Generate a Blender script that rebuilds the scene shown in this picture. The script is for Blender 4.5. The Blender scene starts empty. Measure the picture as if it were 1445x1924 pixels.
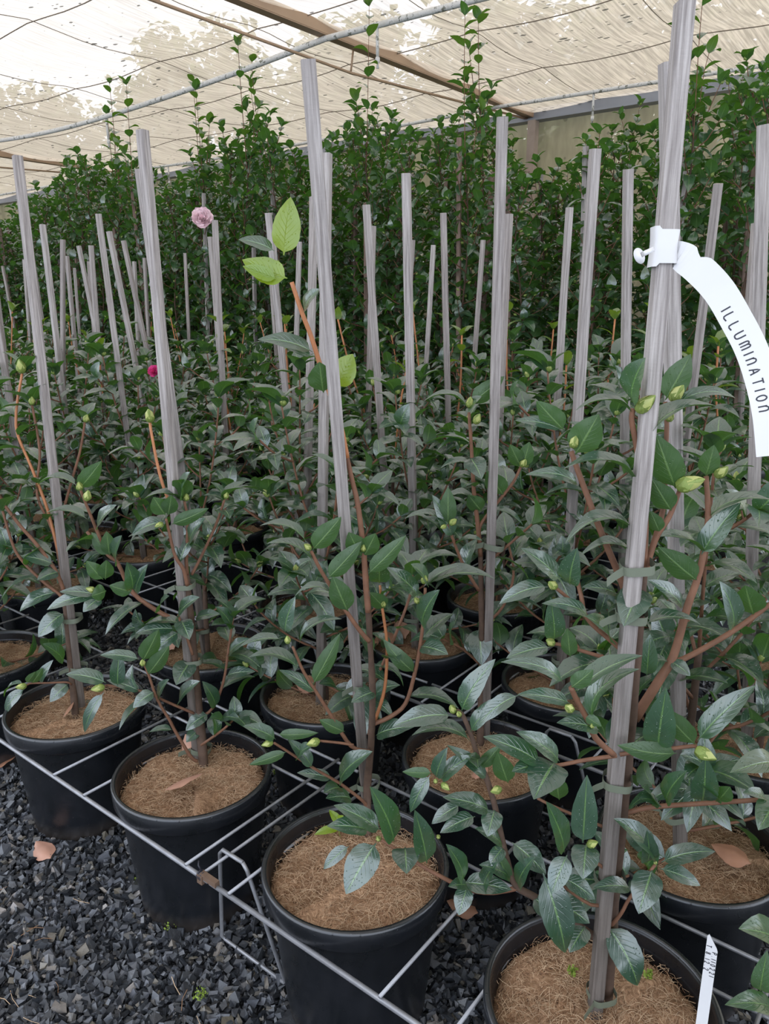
import bpy, math, random
import numpy as np
from mathutils import Vector, Matrix
C = bpy.context.scene.collection
sc = bpy.context.scene
rng = random.Random(7)
# ------------------------------------------------------------------ camera, sky, exposure
CAM_H = 1.15
PITCH = math.atan(392 / 1440)
cam_d = bpy.data.cameras.new('camera'); cam = bpy.data.objects.new('camera', cam_d); C.objects.link(cam)
cam.location = (0, 0, CAM_H); cam.rotation_euler = (math.pi / 2 - PITCH, 0, 0)
cam_d.sensor_fit = 'VERTICAL'; cam_d.sensor_height = 36; cam_d.lens = 36 * 1440 / 1924
cam_d.clip_start = 0.02; cam_d.clip_end = 300
sc.camera = cam
sc.view_settings.view_transform = 'Standard'; sc.view_settings.look = 'None'
sc.view_settings.gamma = 1; sc.view_settings.use_curve_mapping = False
sc.view_settings.exposure = EXPO = 0.87
SKY = 1.9
sc.cycles.use_denoising = True
sc.cycles.max_bounces = 7; sc.cycles.diffuse_bounces = 4; sc.cycles.glossy_bounces = 3
sc.cycles.transmission_bounces = 4; sc.cycles.transparent_max_bounces = 8
w = bpy.data.worlds.new('overcast_sky'); sc.world = w; w.use_nodes = True
wn = w.node_tree; wn.nodes.clear()
wo = wn.nodes.new('ShaderNodeOutputWorld'); bg = wn.nodes.new('ShaderNodeBackground')
tc = wn.nodes.new('ShaderNodeTexCoord'); no = wn.nodes.new('ShaderNodeTexNoise'); cr = wn.nodes.new('ShaderNodeValToRGB')
no.inputs['Scale'].default_value = 2.2; no.inputs['Detail'].default_value = 4
cr.color_ramp.elements[0].position = .35; cr.color_ramp.elements[0].color = (.68, .79, 1.0, 1)
cr.color_ramp.elements[1].position = .65; cr.color_ramp.elements[1].color = (.89, .94, 1.02, 1)
wn.links.new(tc.outputs['Generated'], no.inputs['Vector']); wn.links.new(no.outputs['Fac'], cr.inputs['Fac'])
wn.links.new(cr.outputs['Color'], bg.inputs['Color']); bg.inputs['Strength'].default_value = SKY
wn.links.new(bg.outputs['Background'], wo.inputs['Surface'])

# ------------------------------------------------------------------ grid frame of the bed: r runs away to the right, l away to the left
YAW = math.radians(37.8)
RV = Vector((math.sin(YAW), math.cos(YAW), 0)); LV = Vector((-math.cos(YAW), math.sin(YAW), 0)); UP = Vector((0, 0, 1))
def G(r, l, z=0.0): return RV * r + LV * l + UP * z
def ray(x, y):
    a = (x - 722.5) / 1440; b = (y - 962) / 1440
    return Vector((a, math.cos(PITCH) - b * math.sin(PITCH), -(b * math.cos(PITCH) + math.sin(PITCH))))
def at(x, y, Y):            # photo point at forward distance Y
    d = ray(x, y); return Vector((0, 0, CAM_H)) + d * (Y / d.y)
def atz(x, y, z):           # photo point at height z
    d = ray(x, y); return Vector((0, 0, CAM_H)) + d * ((z - CAM_H) / d.z)

# ------------------------------------------------------------------ object helpers
def tag(o, label=None, cat=None, group=None, kind=None):
    if label: o['label'] = label
    if cat: o['category'] = cat
    if group: o['group'] = group
    if kind: o['kind'] = kind
    return o
def empty(name, loc, rz=0.0):
    o = bpy.data.objects.new(name, None); C.objects.link(o); o.empty_display_size = .05
    o.location = loc; o.rotation_euler = (0, 0, rz); return o
class MB:
    def __init__(s): s.v = []; s.f = []; s.m = []; s.uv = []; s.r = []; s.n = 0
    def add(s, vs, fs, mi=0, uvs=None, rnd=(0.5, 0.0)):
        n = s.n; s.v.extend(vs); s.n += len(vs)
        for f in fs:
            s.f.append([n + i for i in f]); s.m.append(mi)
            for i in f:
                s.uv.append(uvs[i] if uvs else (0.0, 0.0)); s.r.append(rnd)
    def mesh(s, name, mats, smooth=True):
        me = bpy.data.meshes.new(name); me.from_pydata([tuple(v) for v in s.v], [], s.f)
        for m in (mats if isinstance(mats, (list, tuple)) else [mats]): me.materials.append(m)
        me.polygons.foreach_set('material_index', s.m)
        me.polygons.foreach_set('use_smooth', [smooth] * len(s.f))
        a = me.uv_layers.new(name='UVMap'); a.data.foreach_set('uv', np.array(s.uv, dtype=np.float32).ravel())
        b = me.uv_layers.new(name='rnd'); b.data.foreach_set('uv', np.array(s.r, dtype=np.float32).ravel())
        me.update(); return me
    def build(s, name, mats, parent=None, smooth=True):
        return link(name, s.mesh(name, mats, smooth), parent)
    def box(s, c, ax, ay, az, mi=0, rnd=(.5, 0)):      # centre and half-axis vectors
        c, ax, ay, az = map(Vector, (c, ax, ay, az))
        vs = [c + ax * i + ay * j + az * k for i in (-1, 1) for j in (-1, 1) for k in (-1, 1)]
        s.add(vs, [(0, 1, 3, 2), (4, 6, 7, 5), (0, 4, 5, 1), (2, 3, 7, 6), (0, 2, 6, 4), (1, 5, 7, 3)], mi, None, rnd)
    def tube(s, pts, rad, n=8, mi=0, cap=True, rnd=(.5, 0)):
        pts = [Vector(p) for p in pts]; m = len(pts)
        if not isinstance(rad, (list, tuple)): rad = [rad] * m
        vs = []; prev = None
        for i, p in enumerate(pts):
            t = (pts[min(i + 1, m - 1)] - pts[max(i - 1, 0)]).normalized()
            a = (prev - t * prev.dot(t)) if prev is not None else t.orthogonal()
            if a.length < 1e-6: a = t.orthogonal()
            a.normalize(); prev = a; b = t.cross(a)
            for k in range(n):
                q = 2 * math.pi * k / n; vs.append(p + (a * math.cos(q) + b * math.sin(q)) * rad[i])
        fs = [(i * n + k, i * n + (k + 1) % n, (i + 1) * n + (k + 1) % n, (i + 1) * n + k) for i in range(m - 1) for k in range(n)]
        if cap: fs += [tuple(reversed(range(n))), tuple((m - 1) * n + k for k in range(n))]
        s.add(vs, fs, mi, None, rnd)
    def lathe(s, prof, n=48, mi=0, c=(0, 0, 0)):
        c = Vector(c); vs = [c + Vector((r * math.cos(2 * math.pi * k / n), r * math.sin(2 * math.pi * k / n), z)) for r, z in prof for k in range(n)]
        fs = [(i * n + k, i * n + (k + 1) % n, (i + 1) * n + (k + 1) % n, (i + 1) * n + k) for i in range(len(prof) - 1) for k in range(n)]
        s.add(vs, fs, mi)
def link(name, data, parent=None):
    o = bpy.data.objects.new(name, data); C.objects.link(o)
    if parent is not None: o.parent = parent
    return o
def struct(name, o): o['kind'] = 'structure'; o.name = name; return o
def smoothline(pts, sub=4):
    out = []; P = [Vector(p) for p in pts]; n = len(P)
    if n < 3: sub = max(sub, 3)
    for i in range(n - 1):
        p0 = P[max(i - 1, 0)]; p1 = P[i]; p2 = P[i + 1]; p3 = P[min(i + 2, n - 1)]
        for k in range(sub):
            t = k / sub
            out.append(.5 * ((2 * p1) + (p2 - p0) * t + (2 * p0 - 5 * p1 + 4 * p2 - p3) * t * t + (3 * p1 - p0 - 3 * p2 + p3) * t ** 3))
    out.append(P[-1].copy()); return out

# ------------------------------------------------------------------ materials
class NT:
    def __init__(s, name):
        s.mat = bpy.data.materials.new(name); s.mat.use_nodes = True; s.t = s.mat.node_tree; s.t.nodes.clear()
        s.out = s.t.nodes.new('ShaderNodeOutputMaterial')
    def n(s, typ, ins=None, **kw):
        nd = s.t.nodes.new(typ)
        for k, v in kw.items(): setattr(nd, k, v)
        for k, v in (ins or {}).items():
            sk = nd.inputs[k]
            if isinstance(v, bpy.types.NodeSocket): s.t.links.new(v, sk)
            elif isinstance(v, (tuple, list)) and len(v) == 3 and sk.type == 'RGBA': sk.default_value = (*v, 1)
            else: sk.default_value = v
        return nd
    def math(s, op, a, b=0.0, c=0.0, clamp=False): return s.n('ShaderNodeMath', {0: a, 1: b, 2: c}, operation=op, use_clamp=clamp).outputs[0]
    def mix(s, f, a, b, bt='MIX'):
        nd = s.n('ShaderNodeMix', {}, data_type='RGBA', blend_type=bt)
        for k, v in ((0, f), (6, a), (7, b)):
            sk = nd.inputs[k]
            if isinstance(v, bpy.types.NodeSocket): s.t.links.new(v, sk)
            elif isinstance(v, (tuple, list)): sk.default_value = (*v, 1)
            else: sk.default_value = v
        return nd.outputs[2]
    def ramp(s, f, stops):
        nd = s.n('ShaderNodeValToRGB', {'Fac': f}); e = nd.color_ramp.elements
        while len(e) < len(stops): e.new(.5)
        for q, (p, c) in zip(e, stops): q.position = p; q.color = (*c, 1) if isinstance(c, (tuple, list)) else (c, c, c, 1)
        return nd.outputs['Color']
    def noise(s, vec, scale, detail=3, rough=.5, out='Fac'):
        return s.n('ShaderNodeTexNoise', {'Vector': vec, 'Scale': scale, 'Detail': detail, 'Roughness': rough}).outputs[out]
    def obj(s, scale=None, typ='Object'):
        v = s.n('ShaderNodeTexCoord').outputs[typ]
        if scale: v = s.n('ShaderNodeMapping', {'Vector': v, 'Scale': scale}).outputs[0]
        return v
    def bump(s, h, dist=.002, strength=.5): return s.n('ShaderNodeBump', {'Height': h, 'Distance': dist, 'Strength': strength}).outputs[0]
    def bsdf(s, col, rough=.5, spec=.5, normal=None, metal=0.0, sss=None):
        ins = {'Base Color': col, 'Roughness': rough, 'Specular IOR Level': spec, 'Metallic': metal}
        if normal is not None: ins['Normal'] = normal
        return s.n('ShaderNodeBsdfPrincipled', ins).outputs[0]
    def done(s, sh): s.t.links.new(sh, s.out.inputs['Surface']); return s.mat
def simple(name, col, rough=.5, spec=.5, var=.25, scale=30, metal=0.0, bump=0.0):
    m = NT(name); v = m.obj(); f = m.noise(v, scale, 4)
    c = m.mix(f, tuple(x * (1 - var) for x in col), tuple(min(1, x * (1 + var)) for x in col))
    nm = m.bump(f, bump, .6) if bump else None
    return m.done(m.bsdf(c, rough, spec, nm, metal))

def leaf_material(name, top1, top2, back, young, trans=.22, rough=.33, drops=True, veins=True):
    m = NT(name)
    uv = m.n('ShaderNodeUVMap', uv_map='UVMap').outputs[0]; rn = m.n('ShaderNodeUVMap', uv_map='rnd').outputs[0]
    su = m.n('ShaderNodeSeparateXYZ', {0: uv}); sr = m.n('ShaderNodeSeparateXYZ', {0: rn})
    a = m.math('ABSOLUTE', m.math('SUBTRACT', m.math('MULTIPLY', su.outputs[0], 2.0), 1.0))
    off = m.n('ShaderNodeVectorMath', {0: uv, 1: m.n('ShaderNodeCombineXYZ', {0: m.math('MULTIPLY', sr.outputs[0], 37.0), 1: m.math('MULTIPLY', sr.outputs[0], 91.0)}).outputs[0]}, operation='ADD').outputs[0]
    nz = m.noise(off, 4, 3)
    col = m.mix(sr.outputs[0], top1, top2)
    col = m.mix(m.math('MULTIPLY', nz, .5), col, tuple(x * 1.7 for x in top2))
    rib = m.n('ShaderNodeMapRange', {0: a, 1: .035, 2: .085, 3: 1.0, 4: 0.0}).outputs[0]
    bcol = m.mix(m.math('MULTIPLY', nz, .6), back, tuple(x * .7 for x in back))
    h = m.math('MULTIPLY', rib, -.5)
    if veins:
        vv = m.math('SUBTRACT', m.math('MULTIPLY', su.outputs[1], 9.0), m.math('MULTIPLY', a, 2.6))
        sv = m.math('ABSOLUTE', m.math('SUBTRACT', m.math('FRACT', vv), .5))
        sv = m.n('ShaderNodeMapRange', {0: sv, 1: .0, 2: .10, 3: 1.0, 4: 0.0}).outputs[0]
        sv = m.math('MULTIPLY', sv, m.math('SUBTRACT', 1.0, a))
        col = m.mix(m.math('MULTIPLY', sv, .22), col, (.05, .11, .045)); bcol = m.mix(m.math('MULTIPLY', sv, .25), bcol, (.12, .20, .06))
        h = m.math('ADD', h, m.math('MULTIPLY', sv, -.35))
    col = m.mix(m.math('MULTIPLY', rib, .8), col, (.13, .24, .075)); bcol = m.mix(m.math('MULTIPLY', rib, .6), bcol, (.16, .26, .08))
    col = m.mix(sr.outputs[1], col, young); bcol = m.mix(sr.outputs[1], bcol, tuple(x * .85 for x in young))
    geo = m.n('ShaderNodeNewGeometry').outputs['Backfacing']
    rg = m.math('ADD', rough, m.math('MULTIPLY', m.math('SUBTRACT', nz, .5), .35))
    if drops:
        vo = m.n('ShaderNodeTexVoronoi', {'Vector': m.n('ShaderNodeMapping', {'Vector': off, 'Scale': (9, 22, 1)}).outputs[0], 'Scale': 1.0, 'Randomness': 1.0})
        dr = m.n('ShaderNodeMapRange', {0: vo.outputs['Distance'], 1: .08, 2: .24, 3: 1.0, 4: 0.0}).outputs[0]
        keep = m.math('GREATER_THAN', m.n('ShaderNodeSeparateXYZ', {0: vo.outputs['Color']}).outputs[0], .55)
        dr = m.math('MULTIPLY', dr, keep)
        h = m.math('ADD', h, m.math('MULTIPLY', dr, .9)); rg = m.math('SUBTRACT', rg, m.math('MULTIPLY', dr, .22))
    nrm = m.bump(h, .0012, .7)
    fcol = m.mix(geo, col, bcol)
    rr = m.math('ADD', rg, m.math('MULTIPLY', geo, .22), clamp=True)
    b = m.n('ShaderNodeBsdfPrincipled', {'Base Color': fcol, 'Roughness': rr, 'Specular IOR Level': 1.0, 'Normal': nrm, 'Coat Weight': m.math('MULTIPLY', m.math('SUBTRACT', 1.0, geo), m.math('SUBTRACT', .85, m.math('MULTIPLY', sr.outputs[1], .75))), 'Coat Roughness': .17, 'Coat IOR': 1.7, 'Coat Normal': nrm}).outputs[0]
    tr = m.n('ShaderNodeBsdfTranslucent', {'Color': m.mix(sr.outputs[1], (.10, .28, .014), (.36, .46, .015))}).outputs[0]
    fac = m.math('ADD', trans, m.math('MULTIPLY', sr.outputs[1], .25))
    return m.done(m.n('ShaderNodeMixShader', {0: fac, 1: b, 2: tr}).outputs[0])

M = {}
M['leaf'] = leaf_material('camellia_leaf', (.012, .034, .024), (.022, .055, .034), (.030, .078, .018), (.19, .30, .012))
M['leaf_far'] = leaf_material('hedge_leaf', (.014, .044, .024), (.036, .085, .040), (.045, .12, .022), (.26, .40, .04), trans=.30, drops=False, veins=False)
M['tree_leaf'] = leaf_material('tree_leaf', (.05, .07, .03), (.08, .10, .045), (.06, .08, .03), (.15, .2, .05), trans=.25, drops=False, veins=False)
M['bark_tree'] = simple('tree_bark', (.16, .12, .09), .9)
M['twig'] = simple('camellia_bark', (.145, .068, .038), .65, .3, .45, 60, bump=.001)
M['trunk'] = simple('old_bark', (.075, .045, .030), .75, .3, .5, 70, bump=.0015)
M['shoot'] = simple('orange_shoot', (.36, .14, .055), .5, .4, .3, 50)
M['greenstem'] = simple('green_shoot', (.22, .26, .06), .5, .4, .3, 50)
M['bud'] = simple('green_bud', (.19, .25, .05), .4, .5, .4, 80, bump=.0008)
M['budtip'] = simple('pale_bud_scale', (.36, .38, .12), .45, .5, .25, 80)
# weathered stake timber, grain along the stake
def timber(name, c1, c2, c3):
    m = NT(name); v = m.obj(); g = m.n('ShaderNodeMapping', {'Vector': v, 'Scale': (260, 260, 9)}).outputs[0]
    f = m.noise(g, 1.0, 5, .65); f2 = m.noise(v, 9, 3); f3 = m.noise(m.n('ShaderNodeMapping', {'Vector': v, 'Scale': (90, 90, 500)}).outputs[0], 1, 3)
    ran = m.n('ShaderNodeObjectInfo').outputs['Random']
    c = m.mix(m.n('ShaderNodeMapRange', {0: f, 1: .34, 2: .66}).outputs[0], c1, c2); c = m.mix(m.math('MULTIPLY', f2, .55), c, c3)
    c = m.mix(m.math('MULTIPLY', ran, .45), c, m.mix(.5, c, (.30, .20, .15), 'MULTIPLY'))
    wet = m.n('ShaderNodeMapRange', {0: m.math('ADD', m.n('ShaderNodeSeparateXYZ', {0: v}).outputs[2], m.math('MULTIPLY', f2, .25)), 1: .40, 2: 1.05, 3: .85, 4: 0.0}).outputs[0]  # lower stake darkened: damp and dirt, plus shade painted into the colour
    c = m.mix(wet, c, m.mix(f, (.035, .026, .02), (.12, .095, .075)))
    h = m.math('ADD', f, m.math('MULTIPLY', f3, .35))
    return m.done(m.bsdf(c, .85, .25, m.bump(h, .0012, .8)))
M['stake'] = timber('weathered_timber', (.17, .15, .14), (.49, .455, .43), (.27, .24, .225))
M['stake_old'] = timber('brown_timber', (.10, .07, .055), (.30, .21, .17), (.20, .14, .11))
def pot_material():
    m = NT('black_pot_plastic'); v = m.obj(); f = m.noise(v, 12, 5, .6); d = m.noise(v, 90, 2)
    sp = m.n('ShaderNodeSeparateXYZ', {0: v}); low = m.n('ShaderNodeMapRange', {0: sp.outputs[2], 1: .0, 2: .05, 3: .6, 4: 0.0}).outputs[0]
    c = m.ramp(f, [(.3, (.004, .005, .006)), (.7, (.010, .011, .014))])
    c = m.mix(m.math('MULTIPLY', low, f), c, (.09, .065, .045))
    vo = m.n('ShaderNodeTexVoronoi', {'Vector': v, 'Scale': 150.0})
    dr = m.n('ShaderNodeMapRange', {0: vo.outputs['Distance'], 1: .05, 2: .25, 3: 1.0, 4: 0.0}).outputs[0]
    dr = m.math('MULTIPLY', dr, m.math('GREATER_THAN', m.n('ShaderNodeSeparateXYZ', {0: vo.outputs['Color']}).outputs[0], .72))
    return m.done(m.bsdf(c, m.math('ADD', .17, m.math('MULTIPLY', f, .26)), .75, m.bump(m.math('ADD', m.math('MULTIPLY', d, .15), dr), .0008, .5)))
M['pot'] = pot_material()
def coir():
    m = NT('coir_fibre'); v = m.obj()
    wv = m.n('ShaderNodeVectorMath', {0: v, 1: m.n('ShaderNodeVectorMath', {0: m.noise(v, 25, 2, .5, 'Color'), 'Scale': .05}, operation='SCALE').outputs[0]}, operation='ADD').outputs[0]
    f = m.noise(m.n('ShaderNodeMapping', {'Vector': wv, 'Scale': (420, 70, 70)}).outputs[0], 1, 4, .7)
    g = m.noise(m.n('ShaderNodeMapping', {'Vector': wv, 'Scale': (60, 380, 70), 'Rotation': (0, 0, .6)}).outputs[0], 1, 4, .7)
    h = m.math('MAXIMUM', f, g); big = m.noise(v, 16, 4)
    c = m.ramp(h, [(.38, (.07, .038, .022)), (.54, (.32, .185, .105)), (.74, (.60, .41, .26))])
    c = m.mix(m.math('MULTIPLY', m.math('GREATER_THAN', big, .5), .18), c, (.12, .06, .03))
    return m.done(m.bsdf(c, .95, .15, m.bump(h, .004, .9)))
M['coir'] = coir()
M['fibre'] = simple('coir_strand', (.50, .35, .22), .85, .2, .5, 20)
M['fibre2'] = simple('dark_coir_strand', (.27, .15, .08), .85, .2, .5, 20)
M['wire'] = simple('galvanised_wire', (.24, .24, .25), .42, .5, .4, 40, metal=.4)
M['rust'] = simple('rusty_clip', (.12, .075, .05), .7, .3, .4, 80)
M['tie'] = simple('green_vinyl_tie', (.12, .135, .095), .5, .4, .15, 30)
M['dead'] = simple('dead_leaf_brown', (.27, .13, .075), .5, .45, .5, 22, bump=.002)
M['dead2'] = simple('pale_dead_leaf', (.36, .19, .13), .5, .45, .4, 22, bump=.002)
M['moss'] = simple('moss_green', (.22, .30, .05), .8, .2, .4, 40)
M['tagw'] = simple('white_tag_plastic', (.56, .55, .545), .42, .5, .04, 12)
M['ink'] = simple('black_marker_ink', (.02, .02, .028), .5, .4, .1)
M['pink'] = simple('pale_pink_petal', (.86, .64, .68), .55, .4, .12, 14)
M['magenta'] = simple('magenta_petal', (.70, .06, .25), .5, .4, .2, 14)
M['beam'] = simple('tan_painted_beam', (.40, .27, .17), .55, .4, .25, 5)
M['gutter'] = simple('grey_blue_rail', (.24, .25, .27), .5, .4, .3, 4)
M['post'] = simple('weathered_post', (.34, .27, .22), .85, .2, .35, 8)
M['strap'] = simple('dark_seam', (.20, .16, .12), .8, .2, .3, 8)
def pipe_mat():
    m = NT('lichen_spotted_pipe'); v = m.obj(); f = m.noise(v, 28, 5, .7)
    c = m.ramp(f, [(.42, (.55, .53, .48)), (.55, (.62, .61, .58)), (.62, (.16, .16, .12))])
    return m.done(m.bsdf(c, .6, .4))
M['pipe'] = pipe_mat()
# semi-transparent woven film with mould spots; r and l are metres along the two grid directions
def cloth(name, tint, tcol, open_, trans, spots=1.0, wall=False):
    m = NT(name); v = m.obj()
    streak = m.noise(m.n('ShaderNodeMapping', {'Vector': v, 'Scale': (3.0, 60, 3) if not wall else (4, 4, 1.2)}).outputs[0], 1, 4, .6)
    patch = m.noise(v, .9, 4, .55)
    vo = m.n('ShaderNodeTexVoronoi', {'Vector': m.n('ShaderNodeMapping', {'Vector': v, 'Scale': (26, 13, 13)}).outputs[0], 'Scale': 1.0})
    sz = m.n('ShaderNodeSeparateXYZ', {0: vo.outputs['Color']}).outputs[0]
    dot = m.math('LESS_THAN', vo.outputs['Distance'], m.math('MULTIPLY', m.math('MULTIPLY', m.math('POWER', sz, 2.6), .36), m.n('ShaderNodeMapRange', {0: m.noise(v, 1.7, 2), 1: .38, 2: .60}).outputs[0]))
    fine = m.math('GREATER_THAN', m.noise(m.n('ShaderNodeMapping', {'Vector': v, 'Scale': (35, 80, 40)}).outputs[0], 1, 5, .75), m.math('SUBTRACT', .80, m.math('MULTIPLY', m.noise(v, 1.2, 2), .22)))
    mark = m.math('MULTIPLY', m.math('MAXIMUM', dot, m.math('MULTIPLY', fine, .6)), spots)
    base = m.mix(m.n('ShaderNodeMapRange', {0: streak, 1: .38, 2: .62}).outputs[0], tint, tuple(x * .62 for x in tint)); base = m.mix(m.math('MULTIPLY', mark, .85), base, (.05, .045, .035))
    d = m.bsdf(base, .6, .3)
    t = m.n('ShaderNodeBsdfTranslucent', {'Color': base}).outputs[0]
    s1 = m.n('ShaderNodeMixShader', {0: trans, 1: d, 2: t}).outputs[0]
    tp = m.n('ShaderNodeBsdfTransparent', {'Color': tcol}).outputs[0]
    op = m.math('MULTIPLY', m.math('MULTIPLY', open_, m.math('SUBTRACT', 1.0, m.math('MULTIPLY', mark, .8))), m.math('ADD', .72, m.math('MULTIPLY', patch, .55)))
    return m.done(m.n('ShaderNodeMixShader', {0: op, 1: s1, 2: tp}).outputs[0])
M['roof'] = cloth('roof_film', (.62, .50, .36), (1.0, .97, .96), .15, .56)
M['wallfilm'] = cloth('wall_film', (.62, .53, .33), (1.0, .92, .70), .20, .50, .5, True)
# ------------------------------------------------------------------ structure: ground, roof, back wall
def rl_obj(name, mb, mat, smooth=True, parent=None):
    """mesh laid out in grid metres (x = r, y = l); rotated into place"""
    o = mb.build(name, mat, parent, smooth)
    if parent is None:
        o.matrix_world = Matrix(((RV.x, LV.x, 0, 0), (RV.y, LV.y, 0, 0), (0, 0, 1, 0), (0, 0, 0, 1)))
    return o
GM = Matrix(((RV.x, LV.x, 0, 0), (RV.y, LV.y, 0, 0), (0, 0, 1, 0), (0, 0, 0, 1)))
def gravel_ground():
    m = NT('gravel_bed'); v = m.obj()
    vo = m.n('ShaderNodeTexVoronoi', {'Vector': v, 'Scale': 75.0}); ve = m.n('ShaderNodeTexVoronoi', {'Vector': v, 'Scale': 75.0}, feature='DISTANCE_TO_EDGE')
    g = m.n('ShaderNodeSeparateXYZ', {0: vo.outputs['Color']}).outputs[0]
    c = m.ramp(g, [(0, (.018, .019, .022)), (.8, (.075, .078, .085)), (1, (.16, .15, .14))])
    e = m.n('ShaderNodeMapRange', {0: ve.outputs['Distance'], 1: 0.0, 2: .12}).outputs[0]
    c = m.mix(e, (.006, .006, .007), c)
    return m.done(m.bsdf(c, .45, .5, m.bump(m.math('ADD', e, g), .008, 1.0)))
b = MB(); b.add([Vector(p) for p in ((-6, -6, 0), (14, -6, 0), (14, 26, 0), (-6, 26, 0))], [(0, 1, 2, 3)])
rl = rl_obj('floor', b, gravel_ground(), False); struct('floor', rl)

def stones(name, pts, rad, seed):
    r = np.random.RandomState(seed); n = len(pts)
    iv = np.array([(x, y, z) for x in (-1, 1) for y in (-1, 1) for z in (-1, 1)]) * .62
    fc = np.array([(0, 1, 3), (0, 3, 2), (4, 6, 7), (4, 7, 5), (0, 4, 5), (0, 5, 1), (2, 3, 7), (2, 7, 6), (0, 2, 6), (0, 6, 4), (1, 5, 7), (1, 7, 3)])
    V = (iv[None] + r.uniform(-.34, .34, (n, 8, 3))) * r.uniform(.6, 1.35, (n, 1, 3)) * np.array([1.15, .95, .62]) * rad[:, None, None]
    q = r.normal(size=(n, 4)); q /= np.linalg.norm(q, axis=1)[:, None]; a, x, y, z = q.T
    Rm = np.stack([1 - 2 * (y * y + z * z), 2 * (x * y - z * a), 2 * (x * z + y * a), 2 * (x * y + z * a), 1 - 2 * (x * x + z * z), 2 * (y * z - x * a), 2 * (x * z - y * a), 2 * (y * z + x * a), 1 - 2 * (x * x + y * y)], 1).reshape(n, 3, 3)
    V = np.einsum('nij,nkj->nki', Rm, V) + pts[:, None, :]
    F = (fc[None] + (np.arange(n) * 8)[:, None, None]).reshape(-1, 3)
    me = bpy.data.meshes.new(name); me.vertices.add(n * 8); me.vertices.foreach_set('co', V.ravel().astype(np.float32))
    me.loops.add(len(F) * 3); me.loops.foreach_set('vertex_index', F.ravel().astype(np.int32))
    me.polygons.add(len(F)); me.polygons.foreach_set('loop_start', np.arange(0, len(F) * 3, 3, dtype=np.int32)); me.polygons.foreach_set('loop_total', np.full(len(F), 3, dtype=np.int32))
    uv = me.uv_layers.new(name='rnd'); rr = np.repeat(r.uniform(size=n), 36); rr2 = np.repeat(r.uniform(size=n), 36)
    uv.data.foreach_set('uv', np.stack([rr, rr2], 1).ravel().astype(np.float32))
    me.update(calc_edges=True); me.validate(); me.shade_flat(); return me
def gravel_mat():
    m = NT('wet_basalt_chip'); s = m.n('ShaderNodeSeparateXYZ', {0: m.n('ShaderNodeUVMap', uv_map='rnd').outputs[0]})
    v = m.obj(); f = m.noise(v, 160, 4, .6)
    c = m.ramp(s.outputs[0], [(0, (.012, .013, .016)), (.5, (.040, .044, .050)), (.85, (.11, .115, .13)), (.95, (.15, .13, .095)), (1, (.30, .27, .25))])
    c = m.mix(m.math('MULTIPLY', f, .5), c, (.02, .02, .022), 'MULTIPLY')
    return m.done(m.bsdf(c, m.math('ADD', .22, m.math('MULTIPLY', s.outputs[1], .4)), .55, m.bump(f, .0015, .6)))
M['gravel'] = gravel_mat()
R_ = np.random.RandomState(3)
def scatter(r0, r1, l0, l1, step, z, jit=.55):
    rr, ll = np.meshgrid(np.arange(r0, r1, step), np.arange(l0, l1, step)); n = rr.size
    P = np.stack([rr.ravel(), ll.ravel(), np.full(n, z)], 1); P[:, :2] += R_.uniform(-jit, jit, (n, 2)) * step; P[:, 2] += R_.uniform(-.002, .003, n)
    return P
near = np.concatenate([scatter(-.15, 1.25, -.3, 2.9, .0115, .003), scatter(-.15, 1.25, -.3, 2.9, .0150, .009)])
mid = np.concatenate([scatter(1.25, 2.5, -.6, 4.4, .017, .003), scatter(-.15, 1.25, 2.9, 5.2, .017, .003)])
X = near[:, 0] * RV.x + near[:, 1] * LV.x; Yw = near[:, 0] * RV.y + near[:, 1] * LV.y
ok = (Yw > .55) & (np.abs(X) < .15 + .62 * Yw); near = near[ok]
P = np.concatenate([near, mid]); rad = np.concatenate([R_.uniform(.005, .0105, len(near)) * R_.choice([1, 1, 1, 1.35], len(near)), R_.uniform(.008, .012, len(mid))])
W = np.stack([P[:, 0] * RV.x + P[:, 1] * LV.x, P[:, 0] * RV.y + P[:, 1] * LV.y, P[:, 2]], 1)
g = link('gravel', stones('gravel', W, rad, 5)); g.data.materials.append(M['gravel'])
tag(g, 'dark grey crushed stone gravel covering the ground between the pots', 'gravel', kind='stuff')

ROOF_Z = 2.75
RS = [-.7, .15, 1.0, 1.87, 2.75, 3.65, 4.5, 5.4, 6.5]
LS = [-2.2, -1.2, -.2, .8, 1.8, 2.8, 3.8, 4.75, 5.8, 6.87, 7.9, 8.9, 9.95, 11, 12, 13.1, 14.2, 15.3, 16.4, 17.5, 18.6, 19.7, 20.8]
def roofz(r, l):
    z = ROOF_Z
    for A, v, k in ((RS, r, .035), (LS, l, .022)):
        for a, c in zip(A, A[1:]):
            if a <= v <= c: z -= k * math.sin(math.pi * (v - a) / (c - a)); break
    return z + .015 * math.sin(1.3 * l + r)
b = MB(); sub = 5
rg = [a + (c - a) * k / sub for a, c in zip(RS, RS[1:]) for k in range(sub)] + [RS[-1]]
lg = [a + (c - a) * k / sub for a, c in zip(LS, LS[1:]) for k in range(sub)] + [LS[-1]]
vs = [Vector((r, l, roofz(r, l))) for r in rg for l in lg]; n = len(lg)
b.add(vs, [(i * n + j, i * n + j + 1, (i + 1) * n + j + 1, (i + 1) * n + j) for i in range(len(rg) - 1) for j in range(n - 1)])
struct('ceiling', rl_obj('ceiling', b, M['roof']))
ti = 1
for r in RS[1:-1]:
    b = MB(); b.tube([(r, l, roofz(r, l) - .008 - (.012 * abs(math.sin(l * 1.9)))) for l in np.arange(-2, 20.5, .2)], .0032, 5); struct('trim_%d' % ti, rl_obj('trim', b, M['strap'])); ti += 1
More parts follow.
